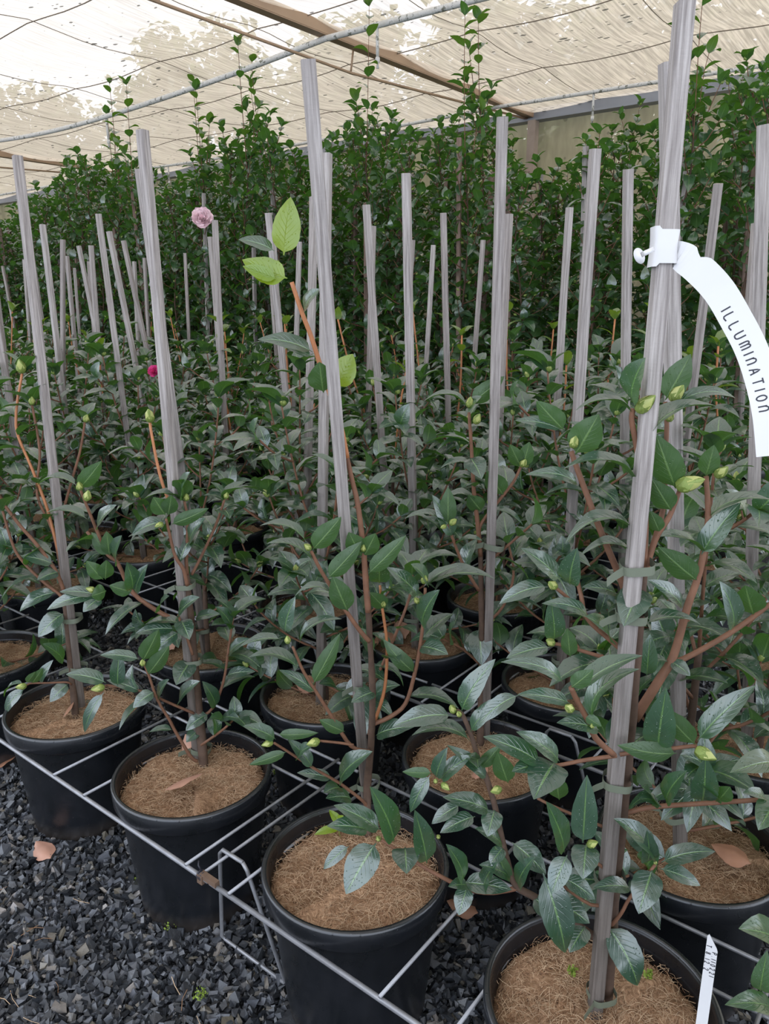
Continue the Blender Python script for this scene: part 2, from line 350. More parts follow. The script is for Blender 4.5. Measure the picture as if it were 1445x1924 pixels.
for l in LS[1:]:
    b = MB(); b.tube([(r, l, roofz(r, l) - .006) for r in np.arange(-.5, 6.5, .17)], .0022, 5); struct('trim_%d' % ti, rl_obj('trim', b, M['strap'])); ti += 1
# back wall
b = MB(); ls = np.arange(-4.2, 20.9, .25); zs = [0, .5, 1.1, 1.7, 2.2, 2.74]
vs = [Vector((6.5 + .012 * math.sin(l * 5) * math.sin(z * 2), l, z)) for l in ls for z in zs]
b.add(vs, [(i * 6 + j, i * 6 + j + 1, (i + 1) * 6 + j + 1, (i + 1) * 6 + j) for i in range(len(ls) - 1) for j in range(5)])
struct('wall_back', rl_obj('wall_back', b, M['wallfilm']))
b = MB(); rs = np.arange(-3.3, 6.6, .45)
vs = [Vector((r, 20.8, z)) for r in rs for z in zs]
b.add(vs, [(i * 6 + j, i * 6 + j + 1, (i + 1) * 6 + j + 1, (i + 1) * 6 + j) for i in range(len(rs) - 1) for j in range(5)])
struct('wall_left', rl_obj('wall_left', b, M['wallfilm']))
b = MB(); b.box((6.46, 8.3, 2.69), (.03, 0, 0), (0, 12.5, 0), (0, 0, .05)); b.box((6.42, 8.3, 2.645), (.05, 0, 0), (0, 12.5, 0), (0, 0, .008))
o = rl_obj('gutter_rail', b, M['gutter'], False); tag(o, 'grey blue steel rail along the top of the film wall', 'rail')
for l, lab in ((3.37, 'weathered wall post with a diagonal brace, at the near roof beam'), (8.8, 'weathered wall post in the far left distance'), (-2.0, 'weathered wall post beyond the right edge')):
    if l < 0: continue
    t = empty('wall_post', G(6.40, l)); tag(t, lab, 'post'); t.matrix_world = Matrix.Translation(G(6.40, l)) @ GM
    b = MB(); b.box((0, 0, 1.32), (.035, 0, 0), (0, .035, 0), (0, 0, 1.32)); b.build('post', M['post'], t, False)
    b = MB(); a = Vector((-.03, .55, 1.1)); c = Vector((-.03, .02, 2.25)); d = (c - a).normalized(); b.box((a + c) / 2, d * (c - a).length / 2, Vector((.02, 0, 0)), d.cross(Vector((1, 0, 0))) * .025); b.build('brace', M['post'], t, False)
for l, lab in ((3.42, 'tan roof beam with thin truss rod running to the wall post'), (8.78, 'roof beam with thin rod at far left of the roof'), (14.2, 'roof beam far off at the left end of the tunnel')):
    t = empty('roof_beam', (0, 0, 0)); tag(t, lab, 'beam'); t.matrix_world = Matrix.Translation(G(0, l, 2.68)) @ GM
    b = MB(); b.box((2.9, 0, .0), (3.6, 0, 0), (0, .032, 0), (0, 0, .006)); b.box((2.9, .03, .03), (3.6, 0, 0), (0, .004, 0), (0, 0, .03)); b.box((2.9, -.03, .03), (3.6, 0, 0), (0, .004, 0), (0, 0, .03)); b.build('rail', M['beam'], t, False)
    b = MB(); b.tube([(-.7, .06, -.05), (1.0, .06, -.1), (4.14, .06, -.125), (6.45, .03, -.01)], .009, 8); b.build('truss_rod', M['beam'], t)
    for r in (1.0, 4.14):
        b = MB(); b.tube([(r, .06, -.115), (r, .04, 0)], .007, 6); b.build('strut', M['beam'], t)
for r, lab, sag, drops, rr in ((3.80, 'lichen spotted white irrigation pipe with sprinkler drops, nearer of the two', .13, (3.0, 5.65, 8.4), .017), (5.85, 'thin white irrigation pipe running close to the film wall', .03, (-.2, 2.6, 5.1, 7.6, 10.2, 12.7), .014)):
    t = empty('irrigation_pipe', (0, 0, 0)); tag(t, lab, 'pipe'); t.matrix_world = Matrix.Translation(G(r, 0, 0)) @ GM
    def pz(l): return 2.655 - sag * max(0, math.sin(math.pi * (l - 3.42) / 5.4)) ** 1 if 3.42 < l < 8.82 else 2.655 - .03 * abs(math.sin(math.pi * (l - 3.42) / 5.4))
    b = MB(); b.tube([(.01 * math.sin(l * 2.1), l, pz(l)) for l in np.arange(-2, 19, .2)], rr, 10); b.build('pipe', M['pipe'], t)
    for l in drops:
        b = MB(); b.tube([(0, l, pz(l)), (.004, l, pz(l) - .16)], .009, 8); d = b.build('sprinkler_drop', M['pipe'], t)
        b = MB(); b.tube([(.004, l, pz(l) - .16), (.004, l, pz(l) - .185), (.004, l, pz(l) - .19), (.004, l, pz(l) - .215)], [.013, .013, .005, .009], 8); b.build('nozzle', M['pipe'], d)

# ------------------------------------------------------------------ leaves, buds
def leaf(mb, B, T, n, wd, bulge=.12, fold=.25, rnd=None, young=0.0, nl=10, mi=0, side_curl=0.0, rr=rng):
    B = Vector(B); T = Vector(T); ax = T - B; L = ax.length
    if L < 1e-5: return
    d = ax / L; n = Vector(n); n = n - d * n.dot(d)
    if n.length < 1e-4: n = d.orthogonal()
    n.normalize(); s = d.cross(n); rnd = rr.random() if rnd is None else rnd
    wob = rr.uniform(0, 6.28); vs = []; uvs = []; fs = []
    K = (-1, -.5, 0, .5, 1) if nl >= 8 else (-1, 0, 1)
    ctrl = (B + T) / 2 + n * (2 * bulge * L) - d * (.06 * L) + s * (side_curl * L)
    for i in range(nl + 1):
        t = i / nl; p = B * (1 - t) ** 2 + ctrl * (2 * t * (1 - t)) + T * t * t
        tg = ((ctrl - B) * (1 - t) + (T - ctrl) * t).normalized(); nn = s.cross(tg).normalized()
        q = max(0, (t - .07) / .93)
        wf = 0.03 if q <= 0 else max(.012, (q ** .55) * ((1 - q) ** .9) * 2.64 + .04 * math.sin(q * 3.14))
        hw = wd * .5 * min(wf, 1.0)
        if nl >= 8 and 0 < i < nl: hw *= 1 + (.02 if i % 2 else -.01)
        for k in K:
            e = fold * (abs(k) - .25 * k * k) * hw
            und = .05 * hw * math.sin(t * 15 + wob + (2 if k > 0 else 0)) * abs(k)
            vs.append(p + s * (k * hw * (1 - .12 * fold)) + nn * (e + und)); uvs.append((.5 + .5 * k, t))
    m = len(K)
    for i in range(nl):
        for j in range(m - 1):
            fs.append((i * m + j, i * m + j + 1, (i + 1) * m + j + 1, (i + 1) * m + j))
    mb.add(vs, fs, mi, uvs, (rnd, young))
def bud_mesh(name, k):
    r = random.Random(k); b = MB(); n = 10
    prof = [(.0, .0), (.16, .02), (.27, .14), (.32, .32), (.29, .5), (.22, .68), (.13, .85), (.05, .96), (.0, 1.0)]
    b.lathe([(x * .9, z) for x, z in prof], n)
    for ring, z0 in ((0, .02), (1, .22), (2, .42)):
        for q in range(3):
            a = q * 2.094 + ring * 1.05; pts = []; W = .30; 
            vs = []
            for i in range(5):
                t = i / 4; z = z0 + t * (.42 + .05 * ring)
                rad = .93 * np.interp(z, [p[1] for p in prof], [p[0] for p in prof]) + .022 * (1 - .4 * t)
                h = .95 * (1 - t ** 2.2) + .02
                for k2 in (-1, 0, 1):
                    an = a + k2 * h; vs.append(Vector((rad * math.cos(an), rad * math.sin(an), z)))
            b.add(vs, [(i * 3 + j, i * 3 + j + 1, (i + 1) * 3 + j + 1, (i + 1) * 3 + j) for i in range(4) for j in range(2)], 1 if ring == 2 else 0)
    return b.mesh(name, [M['bud'], M['budtip']])
BUDS = [bud_mesh('bud', k) for k in range(2)]
def bud(parent, p, d, size):
    o = link('bud', rng.choice(BUDS), parent)
    o.matrix_basis = Matrix.Translation(p) @ Vector(d).to_track_quat('Z', 'Y').to_matrix().to_4x4() @ Matrix.Rotation(rng.random() * 6, 4, 'Z') @ Matrix.Scale(size, 4)
    return o
def bud_geo(mb, p, d, size, mi):          # small distant buds, part of the foliage
    q = Vector(d).to_track_quat('Z', 'Y').to_matrix()
    vs = []; pr = [(.05, 0), (.36, .3), (.30, .6), (.03, 1)]
    for r_, z in pr:
        for k in range(5): vs.append(Vector(p) + q @ Vector((r_ * math.cos(k * 1.257), r_ * math.sin(k * 1.257), z)) * size)
    mb.add(vs, [(i * 5 + k, i * 5 + (k + 1) % 5, (i + 1) * 5 + (k + 1) % 5, (i + 1) * 5 + k) for i in range(3) for k in range(5)], mi)
def arclen(pts):
    out = [0]
    for a, c in zip(pts, pts[1:]): out.append(out[-1] + (c - a).length)
    return out
def shoot_leaves(mb, pts, r, spacing=.03, start=.3, size=.085, wr=.42, nl=8, tipn=3, droop=.5, young=0.0, skip=0.0, mi=0):
    """alternate leaves along a branch, a whorl at its tip"""
    al = arclen(pts); tot = al[-1]; s = tot * start; ang = r.uniform(0, 6.28); spots = []
    while s < tot - .012:
        spots.append((s, 0)); s += spacing * r.uniform(.75, 1.3)
    for k in range(tipn): spots.append((tot - .002 * k, 1))
    for s, tip in spots:
        ang += 2.4 + r.uniform(-.3, .3)
        if not tip and r.random() < skip: continue
        i = max(0, min(len(al) - 2, next((k for k in range(len(al) - 1) if al[k + 1] >= s), len(al) - 2)))
        t = (s - al[i]) / max(1e-6, al[i + 1] - al[i]); p = pts[i].lerp(pts[i + 1], t); ax = (pts[i + 1] - pts[i]).normalized()
        a0 = ax.orthogonal().normalized(); b0 = ax.cross(a0); rad = a0 * math.cos(ang) + b0 * math.sin(ang)
        el = r.uniform(.55, .95) if tip else r.uniform(.95, 1.35)
        d = (ax * math.cos(el) + rad * math.sin(el)); d.z += .05; d.normalize()
        L = size * r.uniform(.75, 1.15); dr = droop * r.uniform(.5, 1.4)
        T = p + d * L * .93 - UP * (L * dr * .42)
        n = ax * .45 + UP * .8 + Vector((r.uniform(-.25, .25), r.uniform(-.25, .25), 0))
        if (T - p).normalized().dot(n.normalized()) > .9: n = -rad + UP * .3
        leaf(mb, p, T, n, L * wr * r.uniform(.88, 1.12), .07 + .13 * dr, r.uniform(.15, .5), None, young if r.random() < .8 else 0, nl, mi, r.uniform(-.06, .06), r)
# ------------------------------------------------------------------ pots, mats, stakes, ties
SOIL = .25
def pot_mesh(n, detail):
    b = MB()
    prof = [(0, .006), (.108, .006), (.112, 0), (.114, .004), (.1165, .02), (.1395, .238), (.1405, .243), (.1475, .2435), (.1500, .247), (.1515, .2755), (.1495, .2795), (.1440, .2800), (.1425, .277)]
    if detail:
        for k in range(7): z = .274 - k * .0028; prof += [(.1418 - k * .0004, z), (.1408 - k * .0004, z - .0014)]
    prof += [(.1385, .25), (.1355, .225)]
    b.lathe(prof, n); return b.mesh('pot', M['pot'])
POT = pot_mesh(64, True); POT_FAR = pot_mesh(28, False)
def mat_mesh(seed, rings, n, strands, slit):
    r = random.Random(seed); b = MB(); vs = []; 
    ph = r.uniform(0, 6)
    for i in range(rings + 1):
        q = i / rings * .137
        for k in range(n):
            a = 2 * math.pi * k / n; x = q * math.cos(a); y = q * math.sin(a)
            z = SOIL + .004 * math.sin(31 * x + ph) * math.cos(27 * y) + .003 * math.sin(70 * x * y * 10 + 55 * y) + r.uniform(-.0012, .0012) - (.012 if i == rings else 0)
            z -= .009 * math.exp(-(q / .02) ** 2)
            da = (a - slit + math.pi) % (2 * math.pi) - math.pi
            if q > .015: z += .011 * math.exp(-(da * q / .035) ** 2) * (1 if da > 0 else -.9) * (1 if i < rings else .3)
            vs.append((x, y, z))
    b.add(vs, [(i * n + k, i * n + (k + 1) % n, (i + 1) * n + (k + 1) % n, (i + 1) * n + k) for i in range(rings) for k in range(n)])
    for s in range(strands):
        q = .134 * math.sqrt(r.random()); a = r.uniform(0, 6.283); x, y = q * math.cos(a), q * math.sin(a); h = r.uniform(0, 6.283); L = r.uniform(.006, .028); c = r.uniform(-.7, .7); z = SOIL + r.uniform(0, .003)
        pts = []
        for k in range(4):
            t = k / 3; hh = h + c * t; x += L / 3 * math.cos(hh); y += L / 3 * math.sin(hh)
            if x * x + y * y > .0188: break
            pts.append((x, y, z + .005 * math.sin(math.pi * t) * r.random() + .001))
        if len(pts) > 1: b.tube(pts, r.uniform(.00018, .00038), 3, 1 if r.random() < .62 else 2, False)
    return b.mesh('coir_mat', [M['coir'], M['fibre'], M['fibre2']])
MATS = [mat_mesh(1, 12, 60, 2600, 3.9), mat_mesh(2, 12, 60, 2600, 4.6)]; MAT_MID = mat_mesh(3, 6, 30, 500, 3.0)
MAT_FAR = mat_mesh(4, 3, 20, 0, 3.0)
def stake_mesh(L, w, mat, n=5):
    b = MB(); h = w / 2; c = h * .82; vs = []; r = random.Random(int(L * 100))
    ring = [(-c, -h), (c, -h), (h, -c), (h, c), (c, h), (-c, h), (-h, c), (-h, -c)]
    for i in range(n + 1):
        z = L * i / n; dx = r.uniform(-.0006, .0006)
        for x, y in ring: vs.append((x + dx, y - dx, z))
    f = [(i * 8 + k, i * 8 + (k + 1) % 8, (i + 1) * 8 + (k + 1) % 8, (i + 1) * 8 + k) for i in range(n) for k in range(8)]
    f += [tuple(reversed(range(8))), tuple(n * 8 + k for k in range(8))]
    b.add(vs, f); return b.mesh('stake', mat, False)
ST = {}
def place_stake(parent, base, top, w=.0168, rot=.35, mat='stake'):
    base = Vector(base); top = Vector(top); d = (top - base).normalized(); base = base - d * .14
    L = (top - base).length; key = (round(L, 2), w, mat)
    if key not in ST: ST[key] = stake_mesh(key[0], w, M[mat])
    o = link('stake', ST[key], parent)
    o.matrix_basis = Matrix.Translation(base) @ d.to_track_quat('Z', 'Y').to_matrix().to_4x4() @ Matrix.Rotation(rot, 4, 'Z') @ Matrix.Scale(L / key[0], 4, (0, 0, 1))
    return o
def tie_mesh(k):
    b = MB(); r = random.Random(k); n = 20; hh = .0055; vs = []
    for i in range(n):
        a = 2 * math.pi * i / n; c, s = math.cos(a), math.sin(a)
        x = math.copysign(abs(c) ** .6, c) * .0195; y = math.copysign(abs(s) ** .6, s) * .019
        vs += [(x, y, -hh + .001 * math.sin(a)), (x, y, hh + .001 * math.sin(a))]
    b.add(vs, [(2 * i, 2 * ((i + 1) % n), 2 * ((i + 1) % n) + 1, 2 * i + 1) for i in range(n)])
    x0, y0 = -.018, -.014; dx = Vector((-.9, -.45, -.25 + .2 * r.random())).normalized()
    p = [Vector((x0, y0, 0)) + dx * t * .024 + Vector((0, 0, -.004 * t * t)) for t in (0, .5, 1)]
    b.add([q + UP * s * hh for q in p for s in (-1, 1)], [(0, 2, 3, 1), (2, 4, 5, 3)])
    return b.mesh('tie', M['tie'])
TIES = [tie_mesh(k) for k in range(2)]
def tie(parent, p, rot=0.0, tilt=0.0, sc_=1.0):
    o = link('tie', TIES[rng.random() < .5], parent); o.matrix_basis = Matrix.Translation(p) @ Matrix.Rotation(rot, 4, 'Z') @ Matrix.Rotation(tilt, 4, 'Y') @ Matrix.Scale(sc_, 4); return o

# ------------------------------------------------------------------ hero plants, branch by branch
def near_Y(px, py, segs):
    best = (1e9, 1.0)
    for pts, Ys in segs:
        for (x, y), Y in zip(pts, Ys):
            d = (x - px) ** 2 + (y - py) ** 2
            if d < best[0]: best = (d, Y)
    return best[1]
CAMP = Vector((0, 0, CAM_H))
def hero(label, r, l, stake, trunk, branches, leaves, buds, ties=(), trad=.008, mat=0, group=None, size=.085, stake_rot=.35, trunk_to=None):
    loc = G(r, l); root = empty('potted_camellia', loc, 0); tag(root, label, 'potted plant', group)
    bpy.context.view_layer.update()
    inv = Matrix.Translation(-loc)
    link('pot', POT, root); mt = link('coir_mat', MATS[mat], root); mt.rotation_euler.z = 0.4 * mat
    rr = random.Random(int(r * 100 + l * 1000))
    (bx, by), (tx, ty), tz = stake
    sb = atz(bx, by, SOIL); stp = atz(tx, ty, tz)
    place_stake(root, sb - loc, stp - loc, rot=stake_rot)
    tb = atz(trunk[0][0], trunk[0][1], SOIL); Y0 = tb.y
    sdir = (stp - sb)
    def stake_at(py):
        best = min((abs(proj(sb + sdir * k / 60)[1] - py), k) for k in range(61)); return sb + sdir * best[1] / 60
    def trunkY(py):                                 # the trunk follows its stake
        return stake_at(py).y + (Y0 - sb.y) * .5 + .012
    segs = []; tm = MB(); lm = MB()
    tp = [at(x, y, trunkY(y)) for x, y in trunk]; tp[0] = tb
    segs.append((trunk, [p.y for p in tp]))
    sp = smoothline([tb - UP * .03] + tp, 3); k = len(sp)
    tm.tube([p - loc for p in sp], [trad * (1 - .45 * i / k) * (1 + .12 * rr.uniform(-1, 1)) for i in range(k)], 8, 0)
    for br in branches:
        pts, r0, r1, y0, y1 = br[:5]; opt = br[5] if len(br) > 5 else {}
        Yb = near_Y(*pts[0], segs)
        Ys = [Yb + y0 + (y1 - y0) * i / max(1, len(pts) - 1) for i in range(len(pts))]
        p3 = [at(x, y, Y) for (x, y), Y in zip(pts, Ys)]
        sp = smoothline(p3, 4); k = len(sp)
        tm.tube([p - loc for p in sp], [r0 + (r1 - r0) * i / k for i in range(k)], 7, opt.get('m', 1))
        dense = []
        for i in range(len(pts) - 1):
            for q in range(4): t = q / 4; dense.append(((pts[i][0] * (1 - t) + pts[i + 1][0] * t, pts[i][1] * (1 - t) + pts[i + 1][1] * t), Ys[i] * (1 - t) + Ys[i + 1] * t))
        dense.append((pts[-1], Ys[-1])); segs.append(([d[0] for d in dense], [d[1] for d in dense]))
        shoot_leaves(lm, [p - loc for p in sp], rr, opt.get('sp', .035), opt.get('st', .35), opt.get('size', size), .42, 10, opt.get('tip', 0), .55, skip=opt.get('skip', .3))
    for lf in leaves:
        bx, by, tx, ty, wpx = lf[:5]; kd = lf[5] if len(lf) > 5 else 't'; bulge = lf[6] if len(lf) > 6 else None
        Y = near_Y(bx, by, segs); B = at(bx, by, Y - .002)
        px = math.hypot(tx - bx, ty - by); Lm = px / 1440 * Y; wd = wpx / 1440 * Y * 1.05
        cd = (CAMP - B).normalized(); dY = 0
        aspect = px / max(1, wpx)
        fore = max(0, 1 - (aspect / 2.3) ** 2) ** .5 * 2.3 / max(.3, aspect) if aspect < 2.3 else .1    # a leaf that looks short is foreshortened
        sgn = -1 if kd in 't' else (-.6 if kd == 'u' else (-.3 if rr.random() < .5 else .3))
        if kd == 'y': sgn = .2
        dY = sgn * min(.055, Lm * fore * .6)
        T = at(tx, ty, Y + dY)
        if kd == 't': n = cd * .75 + UP * .75; bl = .09
        elif kd == 'u': n = -cd * .9 + UP * .35; bl = -.06
        elif kd == 'y': n = cd * .8 + UP * .2; bl = .05
        else: n = UP * 1.0 + cd * .12 + Vector((rr.uniform(-.2, .2), 0, 0)); bl = .2
        if kd == 'e': wd = max(wd, Lm * .42)
        if bulge is not None: bl = bulge
        leaf(lm, B - loc, T - loc, n, wd, bl, {'t': .3, 'u': .35, 'e': .45, 'y': .3}[kd], None, (.95 if kd == 'y' else 0), 14, 0, 0, rr)
    tm.build('stem', [M['trunk'], M['twig'], M['shoot'], M['greenstem']], root)
    lm.build('foliage', M['leaf'], root)
    for bx, by, dx, dy, ln in buds:
        Y = near_Y(bx, by, segs); p = at(bx, by, Y - .006); q = at(bx + dx, by + dy, Y - .016); bud(root, p - loc, (q - p), ln / 1440 * Y)
    for py, dxp in ties:
        p = stake_at(py); tie(root, p - loc + Vector((dxp * .7, .005, 0)), rr.uniform(-.3, .3), rr.uniform(-.15, .15), rr.uniform(.9, 1.05))
    return root
def proj(p):
    v = p - CAMP; c, s = math.cos(PITCH), math.sin(PITCH)
    z = v.y * c - v.z * s; u = v.y * s + v.z * c
    return (722.5 + 1440 * v.x / z, 962 - 1440 * u / z, z)
USED = set()
ROWS = [.80, 1.18, 1.58, 1.97, 2.35, 2.74, 3.13]
def col(j): return .265 + .412 * j

P4 = hero('potted camellia in the nearest pot, its stake carrying the long white name tag', .80, .265, ((1118, 1895), (1288, 5), 1.43),
  [(1140, 1880), (1152, 1700), (1172, 1500), (1186, 1350), (1196, 1230), (1203, 1140), (1208, 1080)],
  [([(1208, 1090), (1212, 990), (1209, 933), (1202, 876), (1196, 838), (1187, 790), (1190, 768)], .0045, .0028, 0, -.01, {'skip': 1}),
   ([(1212, 1075), (1232, 1012), (1258, 970), (1277, 922)], .0042, .0025, 0, .01, {'skip': 1}),
   ([(1222, 1040), (1247, 952), (1249, 876), (1253, 801), (1250, 755)], .0035, .0024, .02, .04, {'skip': 1}),
   ([(1175, 1115), (1164, 1083), (1134, 1012), (1111, 952), (1088, 891), (1073, 848)], .0045, .003, .01, .03, {'skip': 1}),
   ([(1192, 1352), (1240, 1276), (1266, 1231), (1292, 1140), (1315, 1073), (1330, 980), (1327, 895)], .0065, .0028, .01, .05, {'skip': .6, 'st': .6}),
   ([(1262, 1240), (1285, 1238), (1371, 1190), (1445, 1137), (1490, 1100)], .0042, .003, .02, .06, {'skip': .9}),
   ([(1165, 1418), (1200, 1412), (1250, 1408), (1300, 1402), (1310, 1405)], .0026, .0022, -.03, -.05, {'skip': 1}),
   ([(1158, 1420), (1100, 1428), (1047, 1438), (1015, 1437)], .0026, .002, -.03, -.05, {'skip': 1}),
   ([(1153, 1418), (1119, 1386), (1104, 1352), (1085, 1318), (1073, 1292)], .0036, .0028, -.03, -.06, {'skip': 1}),
   ([(1178, 1230), (1153, 1208), (1104, 1163), (1092, 1120), (1085, 1090)], .0036, .0024, 0, .02, {'skip': 1}),
   ([(1110, 1170), (1073, 1129), (1045, 1105)], .0025, .002, .02, .02, {'skip': 1}),
   ([(1150, 1240), (1100, 1225), (1055, 1212), (1040, 1210)], .0025, .002, .02, .03, {'skip': 1}),
   ([(1145, 1640), (1120, 1620), (1085, 1598)], .0024, .002, -.015, -.03, {'skip': 1}),
   ([(1150, 1690), (1110, 1700), (1040, 1650)], .0024, .002, -.015, -.03, {'skip': 1}),
   ([(1162, 1533), (1215, 1518), (1300, 1511), (1410, 1504), (1470, 1498)], .0034, .0028, 0, -.03, {'skip': 1}),
   ([(1148, 1740), (1168, 1715), (1185, 1685), (1231, 1625)], .0026, .002, -.01, -.03, {'skip': 1}),
   ([(1140, 1775), (1080, 1735), (1030, 1700), (999, 1682), (968, 1662), (952, 1614), (937, 1549), (930, 1515), (915, 1465), (899, 1427), (887, 1387), (870, 1345), (858, 1335)], .0055, .0026, 0, .05, {'skip': .6, 'm': 0, 'sp': .05}),
   ([(972, 1668), (950, 1673), (918, 1677), (877, 1670), (825, 1645), (775, 1616), (725, 1583), (714, 1575)], .0036, .002, 0, .02, {'skip': 1}),
   ([(1150, 1560), (1100, 1540), (1040, 1515), (1010, 1500)], .002, .0018, .0, .02, {'skip': .5, 'size': .06}),
  ],
  [(1188, 755, 1213, 672, 62, 't'), (1190, 778, 1081, 772, 30, 'e', .22), (1210, 832, 1347, 763, 36, 'e', .2), (1232, 805, 1215, 948, 40, 't'), (1198, 914, 1058, 882, 30, 'e', .25),
   (1270, 918, 1232, 815, 60, 'u'), (1250, 752, 1298, 665, 48, 'u'), (1262, 765, 1382, 748, 26, 't', .25), (1081, 854, 1125, 778, 60, 'u'), (1060, 808, 1008, 753, 42, 'u'), (1055, 808, 968, 790, 28, 't'),
   (1088, 914, 988, 892, 30, 't', .2), (1195, 1001, 1062, 1022, 30, 'e', .3), (1190, 1050, 1090, 1045, 30, 'e', .3), (1311, 1091, 1236, 1027, 52, 'u'), (1326, 895, 1342, 836, 38, 'u'), (1318, 1042, 1392, 944, 46, 't'),
   (1416, 1155, 1400, 1100, 56, 'u'), (1377, 1182, 1352, 1092, 50, 't'), (1307, 1399, 1238, 1325, 48, 'u'), (1311, 1392, 1420, 1288, 50, 't'), (1272, 1415, 1160, 1400, 46, 'u', -.12), (1236, 1405, 1252, 1293, 62, 't'), (1262, 960, 1225, 900, 46, 'u'), (1240, 1000, 1222, 960, 30, 'u'),
   (1051, 1431, 970, 1375, 48, 't'), (1017, 1436, 908, 1384, 50, 't'), (1043, 1432, 1003, 1502, 78, 't'), (1051, 1503, 1045, 1453, 42, 'u'), (1014, 1440, 962, 1450, 40, 't'),
   (1073, 1292, 1115, 1258, 36, 'u'), (1058, 1284, 941, 1244, 34, 't', .22), (1072, 1322, 972, 1305, 36, 't', .1), (975, 1306, 898, 1362, 36, 't', .15), (1085, 1299, 1207, 1232, 20, 'e', .1), (1111, 1355, 1202, 1257, 26, 'e', .25), (1126, 1372, 1046, 1358, 42, 't'), (1100, 1345, 1130, 1365, 24, 'u'),
   (1051, 1091, 979, 1030, 42, 't'), (1071, 1099, 1085, 1029, 46, 't'), (1030, 1103, 938, 1135, 38, 't', .16), (1041, 1203, 1034, 1122, 42, 't'), (1034, 1216, 951, 1237, 40, 't'), (1072, 1235, 1066, 1180, 32, 'u'), (1106, 1160, 1018, 1134, 32, 't', .2), (1147, 1208, 1100, 1158, 54, 't'), (1160, 1116, 1094, 1103, 34, 't'),
   (1205, 1105, 1172, 1177, 62, 't'), (1213, 1172, 1317, 1174, 28, 'e', .15), (1258, 1245, 1203, 1256, 28, 'e', .2), (1260, 1243, 1297, 1270, 30, 't'), (1283, 1142, 1217, 1090, 40, 't'), (1215, 1270, 1222, 1190, 36, 't'),
   (1095, 1584, 1103, 1456, 54, 't', .05), (1060, 1602, 1026, 1506, 56, 't', .05), (1066, 1606, 1036, 1680, 46, 't'), (1102, 1585, 1095, 1652, 58, 't'), (1020, 1640, 1062, 1790, 72, 't'), (1034, 1688, 1108, 1735, 58, 't'), (1100, 1740, 1070, 1790, 46, 't'), (1060, 1650, 1118, 1690, 40, 't'),
   (1252, 1508, 1291, 1448, 50, 't'), (1319, 1505, 1326, 1420, 54, 't'), (1347, 1505, 1372, 1478, 40, 'u'), (1345, 1507, 1318, 1478, 38, 't'), (1225, 1515, 1205, 1478, 40, 't'), (1240, 1512, 1200, 1500, 30, 't'),
   (1231, 1615, 1153, 1538, 58, 't'), (1243, 1620, 1344, 1600, 44, 't', .15), (1240, 1632, 1316, 1664, 38, 't'), (1226, 1634, 1200, 1717, 62, 't'), (1184, 1668, 1114, 1668, 38, 't'), (1215, 1620, 1215, 1560, 40, 't'), (1140, 1738, 1198, 1852, 70, 't', .18), (1160, 1770, 1195, 1800, 30, 't'),
   (850, 1345, 737, 1366, 48, 't', .15), (867, 1337, 931, 1238, 46, 't', .12), (884, 1393, 774, 1382, 30, 'e', .22), (884, 1376, 970, 1307, 36, 't', .2), (902, 1443, 941, 1400, 28, 'u'), (955, 1471, 935, 1413, 44, 'u'), (905, 1440, 880, 1420, 30, 't'), (915, 1465, 840, 1400, 32, 't'),
   (828, 1465, 888, 1420, 40, 't'), (820, 1462, 841, 1404, 32, 't'), (809, 1456, 771, 1526, 32, 't'), (812, 1452, 756, 1450, 24, 'u'), (921, 1524, 832, 1498, 44, 't'), (864, 1513, 811, 1548, 32, 't'), (893, 1534, 827, 1565, 38, 't'), (930, 1521, 916, 1572, 44, 't'), (945, 1588, 892, 1556, 34, 't'), (946, 1592, 920, 1628, 32, 't'), (958, 1658, 930, 1590, 30, 'u'), (962, 1583, 1026, 1643, 50, 't'), (870, 1658, 962, 1672, 46, 't', .05), (958, 1650, 900, 1625, 40, 't'),
   (740, 1582, 695, 1478, 62, 't', .06), (715, 1560, 627, 1513, 46, 't', .08), (707, 1584, 650, 1680, 68, 't', .08), (656, 1590, 608, 1633, 30, 't'), (761, 1592, 764, 1642, 58, 't'), (802, 1622, 779, 1522, 52, 't', .04), (694, 1560, 614, 1552, 42, 't'), (868, 1658, 838, 1586, 48, 't'), (878, 1666, 862, 1720, 40, 't'), (880, 1664, 842, 1666, 30, 't'), (910, 1672, 935, 1620, 40, 't'), (1000, 1685, 1060, 1740, 50, 't'), (975, 1668, 1005, 1610, 44, 't')],
  [(1197, 772, 26, -22, 46), (1270, 915, 52, -14, 54), (1262, 752, 16, -20, 40), (1256, 790, 6, -14, 26), (1345, 895, 18, -14, 34), (1306, 1408, 42, 20, 46), (1075, 1334, -16, -10, 32), (1113, 1366, -3, -12, 18), (1044, 1104, -14, -12, 30), (1040, 1210, -16, -10, 28), (853, 1338, -10, -22, 26), (864, 1345, -6, -14, 20), (818, 1470, 3, -12, 16), (830, 1472, 14, 12, 24), (941, 1482, -20, 6, 30), (1104, 1588, 26, -8, 30), (712, 1578, -4, -10, 20), (1232, 1622, -4, -8, 14), (1076, 840, 6, -20, 30), (1205, 960, -6, -30, 28), (824, 1574, -2, -10, 16)],
  ties=((1868, .012), (1655, .008), (1465, .006), (1170, .004), (1060, .006)), trad=.0095, mat=1)
USED.add((0, 0))

